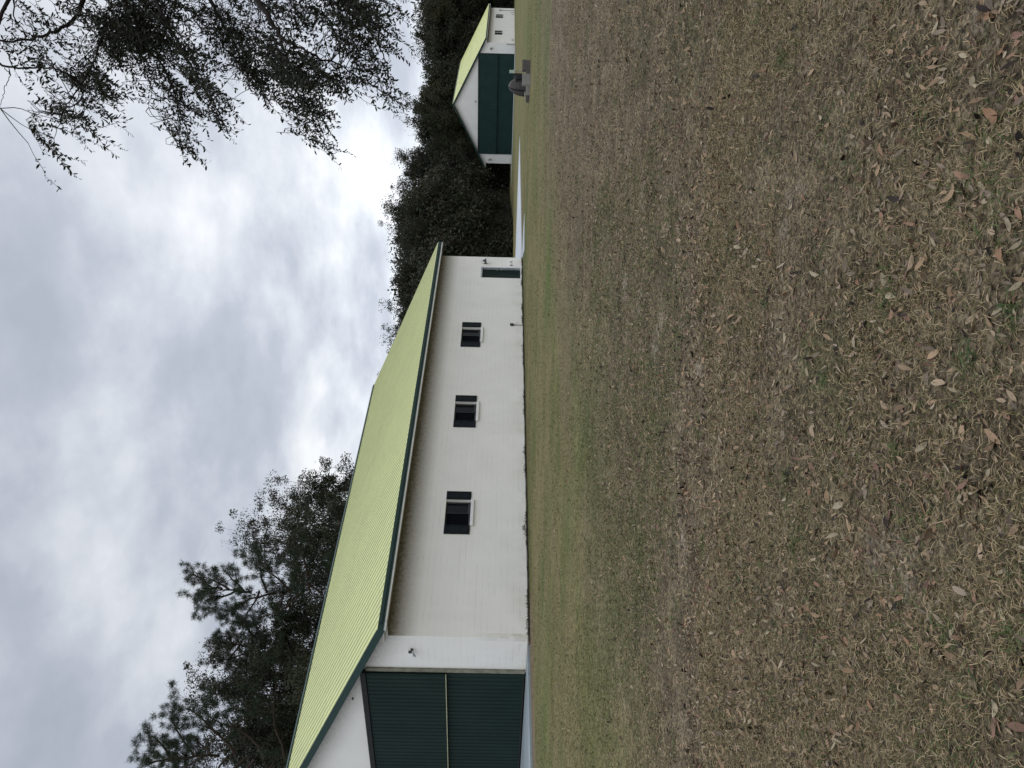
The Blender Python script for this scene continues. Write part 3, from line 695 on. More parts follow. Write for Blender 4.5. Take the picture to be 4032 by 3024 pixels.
def pine(px, py, Yd, Rx, seed, label, low=.55, lean=(0, 0)):
    base, H = tree_at(px, py, Yd); r = np.random.default_rng(seed)
    root = empty('pine_tree', base); tag(root, label, 'tree', 'trees behind the near hangar')
    n = 9; zs = np.linspace(-.2, H*.93, n)
    tp = np.stack([lean[0]*(zs/H)**1.5 + .25*np.sin(zs*.35+seed), lean[1]*(zs/H)**1.5 + .2*np.cos(zs*.3), zs], -1); tr_ = .30*(1-zs/H*.78)
    V, F = tubes_np([(tp, tr_, 0)], lambda l: 9); npmesh('trunk', V, [F], MT['pinebark'], True, root)
    lines = []; tips = []
    def limb(p, d, L, rr, lev):
        pts = [p]; ra = [rr]; dd = d.copy(); m = 5
        for i in range(m):
            dd = nrm(dd + r.normal(0, .16, 3) + np.array([0, 0, .10 if lev else .05])); p = p+dd*L/m; pts.append(p); ra.append(rr*(1-.13*(i+1)))
            if i >= 1 and lev < 2:
                for _ in range(1 if lev else r.integers(1, 3)):
                    a, b = orth(dd); an = r.uniform(0, 2*pi); sp = r.uniform(.6, 1.1)
                    limb(p, nrm(dd*cos(sp)+(a*cos(an)+b*sin(an))*sin(sp)), L*r.uniform(.32, .5), ra[-1]*.55, lev+1)
            if lev == 2 and i >= 2: tips.append((p, dd))
        lines.append((np.array(pts), np.array(ra), lev+1)); tips.append((p, dd))
    nb = 17
    for k in range(nb):
        z = H*(low + (.93-low)*(k/(nb-1))**.8); i = np.interp(z, zs, np.arange(n)); p = np.array([np.interp(z, zs, tp[:, c]) for c in range(3)])
        an = k*2.4+r.normal(0, .4); el = .25+.6*(k/nb)+r.normal(0, .12)
        q = k/(nb-1); L = Rx*(.62+.55*sin(pi*min(1, q*1.1+.12)))*(.85 if q > .8 else 1)
        limb(p, np.array([cos(an)*cos(el), sin(an)*cos(el), sin(el)]), L*r.uniform(.75, 1.1), .085, 0)
    V, F = tubes_np(lines, lambda l: 5 if l < 2 else 3); npmesh('limbs', V, [F], MT['pinebark'], True, root)
    # needle tufts
    T = []; D0 = []
    for p, d in tips:
        if all((p-q_).dot(p-q_) > .34**2 for q_ in T): T.append(p); D0.append(d)
    T = np.array(T); D0 = np.array(D0)
    nn_ = 120; P = np.repeat(T, nn_, 0); D = np.repeat(D0, nn_, 0)*.55 + r.normal(0, 1, (len(T)*nn_, 3)); D /= np.linalg.norm(D, axis=1)[:, None]
    Ln = r.uniform(.16, .33, len(P))[:, None]; P0 = P + D*Ln*.5 + r.normal(0, .085, P.shape)
    Q = r.normal(0, 1, P.shape); Q -= D*(Q*D).sum(1)[:, None]; Q /= np.linalg.norm(Q, axis=1)[:, None]
    v = np.stack([P0-D*Ln*.5-Q*.009, P0-D*Ln*.5+Q*.009, P0+D*Ln*.5+Q*.002, P0+D*Ln*.5-Q*.002], 1).reshape(-1, 3)
    npmesh('needles', v, [np.arange(len(v)).reshape(-1, 4)], MT['needle'], False, root)
pine(715, 2340, 57, 3.3, 5, 'flat topped pine with tufted needles and a bare forking trunk above the ridge', .50, (.6, .3))
pine(560, 2990, 52, 4.4, 8, 'tall full pine at the very corner above the near hangar roof', .50)
pine(800, 2540, 60, 2.3, 12, 'slim tufted pine poking out of the oaks beside the flat topped pine', .72)

# woods beyond ------------------------------------------------------------------
FS = [oak_skel(40+i, 4, .62+.05*(i % 3), .08, .16+.03*(i % 4), (3, 4)) for i in range(5)]
forest = [  # top px, py, Y, radius, which, leaf mat, label
    (1510, 1420, 92, 5.0, 0, 'forleaf', 'tall bushy tree rising over the middle of the near hangar roof slope'),
    (1498, 1300, 94, 5.0, 1, 'forleaf', 'broad round topped tree behind the far half of the near hangar roof'),
    (1545, 1160, 97, 5.2, 2, 'forleaf2', 'darker lower tree with a gap of bare twigs beside it above the hangar eave'),
    (1548, 1070, 98, 4.6, 3, 'forleaf', 'ragged tree directly above the far eave end of the near hangar'),
    (1486, 905, 99, 5.6, 4, 'forleaf', 'highest lacy crown on the skyline just past the near hangar'),
    (1540, 890, 112, 3.9, 0, 'forleaf2', 'tree with a thin pointed top between the two hangars'),
    (1535, 680, 172, 7.0, 1, 'forleaf', 'pale twiggy crown nearest the far hangar on its open side'),
    (1590, 510, 160, 7.5, 2, 'forleaf', 'rounded tree peeking over the lower roof slope of the far hangar'),
    (1640, 395, 166, 7.0, 3, 'forleaf2', 'brownish tree right behind the far hangar roof peak'),
    (1622, 250, 168, 8.0, 4, 'forleaf', 'wide dark tree behind the far hangar ridge'),
    (1640, 120, 170, 8.0, 0, 'forleaf2', 'spreading tree beyond the far end of the far hangar'),
    (1625, -30, 172, 8.5, 1, 'forleaf', 'last dark tree at the edge of view past the far hangar'),
]
protos = {}
for px, py, Yd, Rx, k, lm, lab in forest:
    Yd += 7 if Yd < 130 else 2
    base, H = tree_at(px, py, Yd)
    make_tree('woodland_tree', FS[k], base, H, Rx, 78, .70*(1 if Yd < 130 else 1.5), .20 if Yd < 130 else .34, MT[lm], MT['bark'], lab, 'tree', 'trees along the woodland edge', int(py)+90, rz=random.uniform(0, 6), zsq=.8, trunk_r=1.1)
# bare twiggy pale trees on the skyline
for px, py, Yd, Rx, sd_, lab in ((1545, 1130, 126, 4.0, 61, 'bare pale twiggy tree in the skyline gap above the near hangar eave'),
                                 (1520, 640, 186, 6.5, 62, 'bare grey tree with a fan of fine twigs between the hangars'),
                                 (1595, 440, 182, 6.5, 63, 'bare pinkish grey tree in the dip above the far hangar peak'),
                                 (1600, 180, 184, 6.5, 64, 'bare twiggy tree showing above the ridge of the far hangar')):
    base, H = tree_at(px, py, Yd); S = oak_skel(sd_, 5, .5, .14, .35, (3, 4), .70)
    make_tree('bare_tree', S, base, H, Rx, 2, .3, .14 if Yd < 150 else .2, MT['oakleaf'], MT['palebark'], lab, 'tree', 'bare trees in the woods', sd_, trunk_r=.5)

# the mass of the wood: crowns and undergrowth that read as one
def canopy_points(S, H, Rx, nleaf, csig, r):
    f = scaled(S, None, H, Rx); tips = np.array([f(p) for p, d in S.tips]); P = np.repeat(tips, nleaf, 0)
    return P + r.normal(0, 1, P.shape)*csig*np.array([1, 1, .8])
r = np.random.default_rng(77); PP = []; TL = []
line = [(1640, 90), (1500, 92), (1380, 93), (1260, 94), (1150, 95), (1050, 95.5), (950, 97), (870, 104), (835, 122), (745, 172), (650, 174), (580, 172), (500, 172), (420, 163), (320, 166), (220, 168), (120, 168), (20, 168), (-90, 168), (-220, 168), (-380, 168)]
for row in range(4):
    for k, (py, Yd) in enumerate(line):
        Yq = Yd + 5 + row*6.5 + r.normal(0, 1.2); pyq = py + r.normal(0, 30) + (50 if row % 2 else 0)
        topx = (1600 if Yd < 130 else 1700) + r.normal(0, 22) - row*3
        base, H = tree_at(topx, pyq, Yq); sc_ = Yq/100
        S = FS[r.integers(0, 5)]
        q = canopy_points(S, H, 4.8*max(1, sc_*.95), 24, .62, r); an = r.uniform(0, 6.3)
        q = np.stack([q[:, 0]*cos(an)-q[:, 1]*sin(an), q[:, 0]*sin(an)+q[:, 1]*cos(an), q[:, 2]], -1) + np.array(base)
        PP.append(q)
        TL.append((np.array([[base[0], base[1], base[2]], [base[0]+r.normal(0, .4), base[1], base[2]+H*.5]]), np.array([.28, .16]), 1))
P = np.vstack(PP); P = P[P[:, 2] > -.2]
V, F = leaves_np(P, .42, r, .6)
wo = npmesh('woodland', V, [F], MT['forleaf']); tag(wo, 'dark mass of woodland crowns behind the separate edge trees', 'woods', kind='stuff')
# undergrowth at the wood's foot
U = []
for row in range(4):
    for (pa, Ya), (pb, Yb) in zip(line, line[1:]):
        n = 9000 if Ya < 130 else 4600
        s_ = r.random(n); px_ = pa+(pb-pa)*s_; Yq = Ya+(Yb-Ya)*s_ + .3 + row*2.6 + r.random(n)*2.5
        X_ = (1512-px_)/FPX*Yq; hmax = (5.2+1.7*row + 1.6*np.sin(X_*.9+row)+1.2*np.sin(X_*.37+2*row))*np.maximum(1, Ya/120)
        U.append(np.stack([X_, Yq, zg(X_, Yq) + r.random(n)**.85*hmax], -1))
U = np.vstack(U); V, F = leaves_np(U, .36, r, .6)
un = npmesh('undergrowth', V, [F], MT['forleaf']); tag(un, 'dark undergrowth filling the foot of the woods', 'undergrowth', kind='stuff')

# ---------------------------------------------------------------- the oak overhead
root = empty('live_oak', (9.2, 6.5, float(zg(9.2, 6.5)))); tag(root, 'live oak reaching in overhead with drooping leafy boughs', 'tree')
RB = np.array([9.2, 6.5, float(zg(9.2, 6.5))])
ro = np.random.default_rng(3)
V, F = tubes_np([(np.array([[0, 0, -.2], [.05, 0, .5], [-.1, .05, 1.8], [-.05, .1, 3.4], [-.3, .1, 4.6]]), np.array([.62, .48, .40, .38, .34]), 0)], lambda l: 14)
npmesh('trunk', V, [F], MT['bark'], True, root)
Z8 = .7686
def q8(x, y, Y_): return at(x*Z8, y*Z8, Y_) - RB
limbs = [   # x, y in the enlarged crop, depth, radius
    [(560, -420, 7.6, .10), (470, -120, 7.4, .055), (430, 0, 7.3, .038), (385, 100, 7.2, .030), (300, 150, 7.1, .024), (185, 198, 7.0, .019), (60, 212, 6.9, .015), (-90, 210, 6.8, .012)],
    [(300, -480, 7.2, .05), (60, -60, 6.6, .030), (-60, 240, 6.5, .018), (0, 345, 6.5, .015), (160, 345, 6.6, .013), (280, 352, 6.6, .012), (350, 378, 6.7, .012), (405, 430, 6.8, .013), (432, 500, 6.9, .012), (350, 550, 6.9, .009), (300, 590, 6.9, .006)],
    [(700, -500, 8.2, .10), (640, -100, 7.8, .05), (640, 60, 7.7, .035), (700, 230, 7.6, .024), (830, 320, 7.5, .018), (885, 450, 7.5, .012), (940, 620, 7.4, .008), (985, 760, 7.4, .005)],
    [(760, -500, 7.8, .10), (770, -60, 7.3, .035), (850, 110, 7.2, .028), (930, 260, 7.1, .020), (1010, 400, 7.0, .014), (1090, 530, 7.0, .009), (1170, 670, 6.9, .005)],
    [(1000, -520, 8.6, .09), (1040, -60, 8.1, .04), (1110, 60, 8.0, .03), (1200, 230, 7.9, .018), (1300, 400, 7.8, .012), (1400, 560, 7.7, .006)],
    [(1060, -560, 7.4, .12), (1240, -130, 6.9, .055), (1310, 0, 6.8, .042), (1390, 100, 6.7, .034), (1435, 195, 6.7, .026), (1500, 222, 6.6, .020), (1570, 262, 6.6, .016), (1650, 300, 6.5, .013), (1770, 345, 6.5, .010), (1870, 420, 6.4, .008), (1980, 480, 6.4, .005), (2060, 560, 6.4, .003)],
    [(1435, 200, 6.7, .024), (1475, 300, 6.8, .018), (1540, 430, 6.8, .013), (1590, 580, 6.8, .009), (1640, 690, 6.8, .006), (1735, 790, 6.8, .003)],
    [(1400, -560, 7.6, .10), (1640, -120, 7.0, .035), (1740, 0, 6.9, .026), (1850, 110, 6.8, .018), (1930, 200, 6.8, .012), (1980, 320, 6.7, .007), (2010, 470, 6.7, .004)],
    [(540, 60, 7.5, .03), (520, 220, 7.4, .02), (440, 400, 7.3, .013), (350, 520, 7.2, .009), (300, 620, 7.2, .006), (270, 780, 7.2, .003)],
    [(432, 500, 6.9, .008), (430, 570, 6.9, .006), (400, 620, 6.9, .004), (360, 700, 6.9, .003)],
    [(700, 230, 7.6, .014), (740, 330, 7.6, .009), (780, 460, 7.6, .005), (760, 560, 7.6, .003)],
    [(1500, -200, 7.4, .02), (1800, -50, 7.2, .012), (1960, 10, 7.2, .007), (2050, 50, 7.2, .003)],
    [(20, 345, 6.5, .006), (55, 375, 6.5, .006), (30, 430, 6.5, .005), (10, 500, 6.5, .004), (0, 560, 6.5, .003)],
    [(100, -100, 7.0, .02), (60, 40, 6.9, .010), (90, 130, 6.9, .007), (190, 205, 6.9, .005)],
]
LL = []
for lm_ in limbs:
    P = np.array([q8(x, y, d) for x, y, d, _ in lm_]); rr_ = np.array([a_[3] for a_ in lm_]); rr_ = np.where(rr_ < .045, rr_*.55, rr_*.7)
    tt = np.arange(len(P)); ts = np.linspace(0, len(P)-1, (len(P)-1)*5+1)
    # smooth interpolation
    Ps = np.stack([np.interp(ts, tt, P[:, c]) for c in range(3)], -1); k_ = np.array([1, 2, 3, 2, 1])/9.
    Pp = np.pad(Ps, ((2, 2), (0, 0)), mode='edge'); Ps = sum(Pp[i:i+len(Ps)]*k_[i] for i in range(5)); Ps[1:-1] += ro.normal(0, .006, Ps[1:-1].shape)
    Rs = np.interp(ts, tt, rr_)
    LL.append((Ps, Rs))
starts = [l[0][0] for l in LL if l[1][0] > .045]
for P_, R_ in LL:
    if R_[0] > .033:      # run back to the trunk
        top = np.array([-.25, .1, 4.4]); a_ = P_[0]
        mid = (top+a_)/2 + np.array([0, 0, .6])
        P2 = np.array([top, (top+mid)/2+np.array([0, 0, .25]), mid, (mid+a_)/2+np.array([0, 0, .15]), a_]); V, F = tubes_np([(P2, np.linspace(.22, R_[0], 5), 0)], lambda l: 9)
        npmesh('bough', V, [F], MT['bark'], True, root)
    V, F = tubes_np([(P_, R_, 0)], lambda l: 7)
    npmesh('branch', V, [F], MT['bark'], True, root)
allL = np.vstack([l[0] for l in LL])
# leafy sprays: centre (crop px), depth, spread (px), number of twigs
blobs = [(700, 40, 7.7, 85, 95), (620, 130, 7.6, 85, 80), (740, 160, 7.6, 80, 90), (560, 230, 7.4, 60, 42), (800, 260, 7.6, 60, 46), (860, 80, 7.4, 70, 40), (620, 300, 7.4, 60, 30),
         (440, 400, 7.3, 50, 44), (380, 430, 7.1, 30, 18), (540, 420, 7.3, 40, 18), (880, 440, 7.5, 35, 20), (900, 540, 7.5, 30, 18), (930, 660, 7.4, 32, 14), (960, 770, 7.4, 34, 10), (880, 700, 7.4, 25, 7),
         (970, 300, 7.1, 35, 26), (1000, 400, 7.0, 34, 26), (1060, 490, 7.0, 34, 20), (1110, 580, 7.0, 34, 14), (1030, 590, 7.0, 30, 8), (1150, 650, 7.0, 26, 6),
         (1020, 60, 8.0, 70, 44), (1100, 140, 8.0, 60, 40), (1180, 200, 7.9, 50, 28), (1240, 320, 7.9, 55, 36), (1330, 380, 7.8, 60, 46), (1400, 440, 7.8, 45, 26), (1350, 480, 7.7, 45, 14), (1250, 90, 7.8, 60, 30), (1340, 200, 7.5, 50, 26),
         (1440, 300, 6.8, 60, 44), (1510, 380, 6.8, 55, 50), (1540, 470, 6.8, 40, 34), (1590, 600, 6.8, 24, 18), (1570, 690, 6.8, 40, 10), (1640, 720, 6.8, 45, 9), (1450, 550, 6.9, 45, 10), (1550, 770, 6.8, 25, 3),
         (1640, 370, 6.6, 40, 26), (1700, 440, 6.6, 35, 18), (1560, 90, 7.0, 55, 26), (1660, 50, 7.0, 70, 46), (1770, 60, 6.9, 70, 56), (1850, 110, 6.8, 60, 46), (1900, 180, 6.8, 45, 24), (1810, 220, 6.8, 45, 22), (1890, 320, 6.7, 40, 14), (1940, 380, 6.6, 32, 10),
         (1850, 420, 6.5, 35, 10), (1960, 450, 6.5, 40, 8), (1990, 510, 6.4, 40, 6), (1700, 190, 6.8, 40, 12), (2010, 30, 7.2, 50, 7), (1480, 30, 7.0, 55, 18), (1450, 130, 7.0, 40, 14),
         (110, 90, 6.9, 75, 11), (60, 240, 6.8, 55, 10), (200, 180, 6.9, 60, 9), (340, 80, 7.2, 40, 14), (300, 150, 7.1, 35, 9), (180, 250, 6.8, 35, 8), (160, 350, 6.6, 60, 9), (240, 370, 6.6, 45, 9), (200, 430, 6.6, 50, 6),
         (240, 520, 6.9, 42, 13), (310, 580, 6.9, 45, 16), (290, 660, 6.9, 50, 15), (250, 690, 7.0, 45, 9), (300, 760, 7.0, 45, 8), (400, 640, 6.9, 45, 9), (530, 510, 7.2, 40, 12), (560, 560, 7.2, 30, 8), (600, 640, 7.2, 25, 4), (470, 680, 6.9, 30, 4), (620, 440, 7.3, 40, 9), (700, 430, 7.5, 35, 8), (760, 400, 7.6, 35, 12), (770, 500, 7.6, 25, 3), (480, 90, 7.3, 50, 22), (420, 30, 7.3, 30, 9)]
LP = []; LD = []; TW = []
dn = -UP*1.0; lf = -RI
for bx, by, bd, bs_, nt2 in blobs:
    nsub = max(1, int(nt2/7)); sub = ro.normal(0, 1, (nsub, 3))*np.array([bs_*.8, bs_*.75, .26])
    for _ in range(int(nt2*(.80 if nt2 >= 26 else .8 if bx > 620 else .62))):
        sc3 = sub[ro.integers(0, nsub)]; w_ = .42 if ro.random() < .8 else 1.0
        x = bx+sc3[0]+ro.normal(0, bs_*w_); y = by+sc3[1]+ro.normal(0, bs_*w_*.9)
        p = q8(x, y, bd+sc3[2]+ro.normal(0, .15))
        d = nrm(dn*ro.uniform(.25, .9)+lf*ro.uniform(.35, 1.0)+ro.normal(0, .27, 3)); Lt = ro.uniform(.16, .50)
        m = 5; pts = [p - d*Lt*.5]
        dd = d.copy()
        for i in range(m):
            dd = nrm(dd + ro.normal(0, .13, 3)+dn*.08); pts.append(pts[-1]+dd*Lt/m)
        pts = np.array(pts); TW.append((pts, np.linspace(.0022, .0010, m+1), 5))
        nl = int(Lt/.0175); tpos = np.linspace(.08, 1, nl)*m
        for i, tp_ in enumerate(tpos):
            pp = np.array([np.interp(tp_, np.arange(m+1), pts[:, c]) for c in range(3)])
            side = nrm(np.cross(dd, ro.normal(0, 1, 3))); ld = nrm(dd*ro.uniform(.2, .9)+side*.9)
            LP.append(pp); LD.append(ld)
        # join some sprays to the nearest limb with a fine twig
        if ro.random() < .5:
            dist = np.linalg.norm(allL-pts[0], axis=1); j = dist.argmin()
            if .03 < dist[j] < .9:
                a_ = allL[j]; mid = (a_+pts[0])/2+ro.normal(0, .03, 3)
                TW.append((np.array([a_, (a_+mid)/2+ro.normal(0, .012, 3), mid, (mid+pts[0])/2+ro.normal(0, .012, 3), pts[0]]), np.linspace(.0042, .0022, 5), 5))
LP = np.array(LP); LD = np.array(LD); n = len(LP); Ls = ro.uniform(.024, .048, n)[:, None]
Q = ro.normal(0, 1, (n, 3)); Q -= LD*(Q*LD).sum(1)[:, None]; Q /= np.linalg.norm(Q, axis=1)[:, None]; NN = np.cross(LD, Q)
wdt = Ls*ro.uniform(.32, .44, n)[:, None]; c_ = Ls*.06*ro.normal(0, 1, n)[:, None]
v = np.stack([LP, LP+LD*Ls*.3+Q*wdt*.45+NN*c_, LP+LD*Ls*.7+Q*wdt*.42+NN*c_, LP+LD*Ls, LP+LD*Ls*.7-Q*wdt*.42+NN*c_, LP+LD*Ls*.3-Q*wdt*.45+NN*c_], 1).reshape(-1, 3)
npmesh('foliage', v, [np.arange(len(v)).reshape(-1, 6)], MT['nearleaf'], False, root)
V, F = tubes_np(TW, lambda l: 3); npmesh('twigs', V, [F], MT['bark'], True, root)
# the rest of its crown, above and beside the view
cr = np.random.default_rng(9); n = 1100
cc = np.stack([cr.uniform(3.2, 15, n), cr.uniform(-2, 15, n), cr.uniform(5.2, 10.0, n)], -1)
keep = np.array([(abs(c[0])/max(c[1], .1) > .53 or (c[2]-1)/max(c[1], .1) > .78) for c in cc]); cc = cc[keep]
P = np.repeat(cc, 34, 0)+cr.normal(0, .34, (len(cc)*34, 3)) - RB
V, F = leaves_np(P, .085, cr, .42); npmesh('upper_crown', V, [F], MT['nearleaf'], False, root)

# ---------------------------------------------------------------- fire pit of loose blocks
FY = 41.0
gz = lambda x, y: float(zg(x, y))
def P_(px, py, Y_=FY): return at(px, py, Y_)
fp = P_(2086, 315); FX, FZ = fp[0], gz(fp[0], FY)
PXM = FY/FPX
def block(xa, xb, z0_, z1_, y0_, dep, m, label, rz=0.):
    """a block between picture rows xa..xb (world x), cored like a masonry block"""
    cx_ = (xa+xb)/2; o = empty('concrete_block', (cx_, y0_+dep/2, z0_), rz); hw = abs(xb-xa)/2
    mb = MB(); h_ = z1_-z0_
    # shell with two cores, open at the top
    mb.box(-hw, hw, -dep/2, -dep/2+.035, 0, h_); mb.box(-hw, hw, dep/2-.035, dep/2, 0, h_)
    for q0 in (-hw, -.018, hw-.035): mb.box(q0, q0+.035, -dep/2+.035, dep/2-.035, 0, h_-.002)
    bo = mb.build('shell', m, o, bevel=.004)
    tag(o, label, 'block', 'concrete blocks around the fire pit'); return o
Xr = lambda py: P_(2050, py)[0]
g0 = FZ+.0
for pa, pb, lvl, dy, m, lab in (
        (236, 262, 0, 0, 'cblock', 'grey concrete block at the outer end of the lower course of the tall side'),
        (262.5, 288, 0, 0, 'cblock', 'grey concrete block in the lower course under the pale post'),
        (234, 254.5, 1, 0, 'cblock', 'grey concrete block at the outer end of the upper course'),
        (255, 276, 1, 0, 'cblock', 'grey concrete block in the upper course beside the pale post'),
        (289.5, 332, 0, -.75, 'cblockpale', 'pale concrete block at the foot of the stack nearest the lawn'),
        (288.5, 332.5, 1, -.75, 'cblockpale', 'pale concrete block lying on top of the stack nearest the lawn'),
        (336, 373, 0, .2, 'cblockpale', 'pale concrete block in the low side of the fire pit'),
        (374, 398, 0, .3, 'cblock', 'dark weathered concrete block at the low outer end of the fire pit')):
    y_ = FY+dy; xa, xb = P_(2050, pb, y_)[0], P_(2050, pa, y_)[0]; z_ = gz(xa, y_)+.0
    block(xa, xb, z_-.01+lvl*.198, z_-.01+lvl*.198+.194, y_, .20, MT[m], lab)
# hood: ribbed half dome with dark openings
hx0, hx1 = Xr(358), Xr(281); hc = (hx0+hx1)/2; hr = abs(hx1-hx0)/2; hb = gz(hc, FY)+.15
hood = empty('fire_pit_hood', (hc, FY+.75, hb)); tag(hood, 'dark domed metal fire pit hood with open sides inside the block ring', 'fire pit')
def gore(a0, a1, rs=1.0, lo=0., k=7, n=5):
    mb = MB(); pts = []
    for i in range(k+1):
        el = lo+(pi/2-lo)*i/k
        for j in range(n+1):
            an = a0+(a1-a0)*j/n; pts.append((hr*rs*cos(el)*cos(an), hr*rs*cos(el)*sin(an), .86*rs*sin(el)))
    return mb.poly(pts, [(i*(n+1)+j, i*(n+1)+j+1, (i+1)*(n+1)+j+1, (i+1)*(n+1)+j) for i in range(k) for j in range(n)])
def thick(o, t=.012):
    md = o.modifiers.new('solid', 'SOLIDIFY'); md.thickness = t; return o
thick(gore(radians(-128), radians(-80)).build('panel', MT['dome'], hood, False))
thick(gore(radians(-178), radians(-140)).build('panel', MT['dome'], hood, False))
thick(gore(radians(-80), radians(0), 1.0, radians(36)).build('panel', MT['dome'], hood, False))
thick(gore(radians(20), radians(160)).build('panel', MT['dome'], hood, False))
thick(gore(radians(-180), radians(180), .93, 0., 6, 20).build('dark_inner_shell', MT['black'], hood, False))  # black shell put inside so the openings read as dark
MB().prism([(hr*.50, -.12), (hr*1.06, -.12), (hr*1.06, .60), (hr*.86, .62), (hr*.50, .40)], 1, -.42, .30).build('dark_opening', MT['black'], hood)  # solid black box standing in for the shaded opening at the side
MB().lathe([(hr*.98, 0), (hr*1.02, 0), (hr*1.02, .04), (hr*.98, .04)], (0, 0, -.02), 24).build('rim', MT['black'], hood)
MB().tube([(-hr*.5, .4, -.15), (-hr*.5, .4, .05)], .03, 6).tube([(hr*.5, .4, -.15), (hr*.5, .4, .05)], .03, 6).build('leg', MT['black'], hood)
# pale box on a thin post behind it
pp = P_(2060, 283, FY+1.6); pzz = gz(pp[0], FY+1.6)
post = empty('marker_post', (pp[0], FY+1.6, pzz)); tag(post, 'pale rectangular box on a thin post beside the fire pit hood', 'post')
zt, zb_ = P_(2007, 283, FY+1.6)[2]-pzz, P_(2025.6, 283, FY+1.6)[2]-pzz
MB().tube([(0, 0, -.1), (0, 0, zb_+.02)], .018, 8).build('post', MT['metal'], post)
MB().box(-.065, .065, -.05, .05, zb_, zt).box(-.07, .07, -.055, .055, zt, zt+.02).build('box', mottled('pale_green_grey_box', (.34, .40, .34), (.44, .48, .40), 8), post)
# plank lying against the low blocks
a1, a2 = P_(2071, 352, FY+.55), P_(2071, 403, FY+.2)
pl = MB().tube([(a1[0], a1[1], gz(a1[0], a1[1])+.235), ((a1[0]+a2[0])/2, (a1[1]+a2[1])/2, gz(a2[0], a2[1])+.215), (a2[0], a2[1], gz(a2[0], a2[1])+.20)], [.022, .02, .016], 4).build('plank', MT['plank'])
tag(pl, 'thin pale plank lying across the low end of the fire pit blocks', 'plank')

# ---------------------------------------------------------------- foot of the long wall: debris, weed
r = np.random.default_rng(31); n = 11000
s_ = r.uniform(-.3, 25.5, n); t_ = -.05-np.abs(r.normal(0, .10, n)); a = H1[0]
X_ = H1[1]+s_*sin(a)-t_*cos(a); Y_ = H1[2]+s_*cos(a)+t_*sin(a)
V, F = leaves_np(np.stack([X_, Y_, zg(X_, Y_)+.0+np.abs(r.normal(0, .030, n))*(1+np.sin(s_*1.7)*.5+.4*np.sin(s_*5.1))], -1), .055, r, .5)
de = npmesh('wall_foot_litter', V, [F], MT['debris']); tag(de, 'dark dead leaves and dirt along the foot of the long wall, also standing in for its shaded trench', 'litter', kind='stuff')
c = w1(2.35+4.3-2.0, -.12); wx, wy = c[0], c[1]
S = Skel(4)
for k in range(7):
    an = k*.9; S.grow(np.array([0., 0, 0]), nrm(np.array([cos(an)*.7, sin(an)*.7, .9])), .10, .003, 2, 4, .05, .5, .6, (2, 3))
we = empty('weed', (wx, wy, float(zg(wx, wy)))); tag(we, 'small scraggly weed growing at the foot of the wall near the nearest window', 'plant')
V, F = tubes_np(S.lines, lambda l: 3); npmesh('stem', V, [F], MT['bark'], True, we)
tp = np.array([p for p, d in S.tips]); P = np.repeat(tp, 4, 0)+r.normal(0, .02, (len(tp)*4, 3)); V, F = leaves_np(P, .025, r, .4); npmesh('leaves', V, [F], MT['weed'], False, we)

# ---------------------------------------------------------------- lawn: blades and fallen leaves
def wedge(r, n, d0, d1, p=1.0, half=.56):
    """random ground points in front of the viewer, radius d0..d1"""
    u = r.random(n); d = (d0**p+(d1**p-d0**p)*u)**(1/p); a_ = r.uniform(-half, half, n)
    return d*np.sin(a_), d*np.cos(a_)
_fr = np.random.default_rng(99); _FB = [(_fr.uniform(0, 6.28), _fr.uniform(0, 6.28), 1.9**o_*_fr.uniform(.8, 1.2), .62**o_) for o_ in range(5) for _ in range(4)]
def fbm(x, y, sc, sh=0.):
    v = sum(a*np.sin((x*np.cos(t)+y*np.sin(t))*f*sc+p+sh*(f+1)) for t, p, f, a in _FB); return v/2.6
def clear(x, y):
    a = H1[0]; dx, dy = x-H1[1], y-H1[2]; s = dx*sin(a)+dy*cos(a); t = -dx*cos(a)+dy*sin(a)
    return ~((t > -.08) & (s < 46))
def blades(name, r, x, y, L, wd, lift, m, curl=.42, dz=0., thin=.0):
    k = clear(x, y) & (r.random(len(x)) > thin*smooth(fbm(x, y, 1.5)*1.4+.35)); x, y = x[k], y[k]; n = len(x); L = L*r.uniform(.5, 1.4, n); az = r.uniform(0, 2*pi, n); el = np.abs(r.normal(0, lift, n))
    cz = r.normal(0, curl, n); z = zg(x, y)+dz
    p0 = np.stack([x, y, z-.002], -1)
    def dr(a_, e_): return np.stack([np.cos(a_)*np.cos(e_), np.sin(a_)*np.cos(e_), np.sin(e_)], -1)
    p1 = p0 + dr(az, el+.25)*(L*.35)[:, None]; p2 = p1 + dr(az+cz, el*.6)*(L*.35)[:, None]; p3 = p2 + dr(az+2*cz, el*.2-.25)*(L*.3)[:, None]
    w = (wd*r.uniform(.6, 1.4, n))[:, None]*np.stack([-np.sin(az), np.cos(az), r.normal(0, .5, n)], -1)*.5
    v = np.stack([p0-w, p0+w, p1-w, p1+w, p2-w*.85, p2+w*.85, p3], 1).reshape(-1, 3); b_ = np.arange(n)[:, None]*7
    q = np.concatenate([b_+[0, 1, 3, 2], b_+[2, 3, 5, 4]]); t = b_+[4, 5, 6]
    return npmesh(name, v, [q, t], m)
r = np.random.default_rng(8)
x, y = wedge(r, 250000, 1.7, 6.5, 1.3)
o = blades('dry_grass', r, x, y, .042, .0020, .45, MT['blade'], thin=.7); tag(o, 'thin matted dry grass thatch in the foreground', 'grass', kind='stuff')
x, y = wedge(r, 170000, 6.0, 20, 1.4); k = np.hypot(x, y)-1.45*x+r.normal(0, 1.5, len(x))+3.0*fbm(x, y, .5, 5.) < 13.6; x, y = x[k], y[k]
o = blades('dry_turf', r, x, y, .052, .0036, .34, MT['blade'], thin=.6); tag(o, 'thin brown turf across the middle of the lawn', 'grass', kind='stuff')
x, y = wedge(r, 260000, 7.5, 52, 1.2)
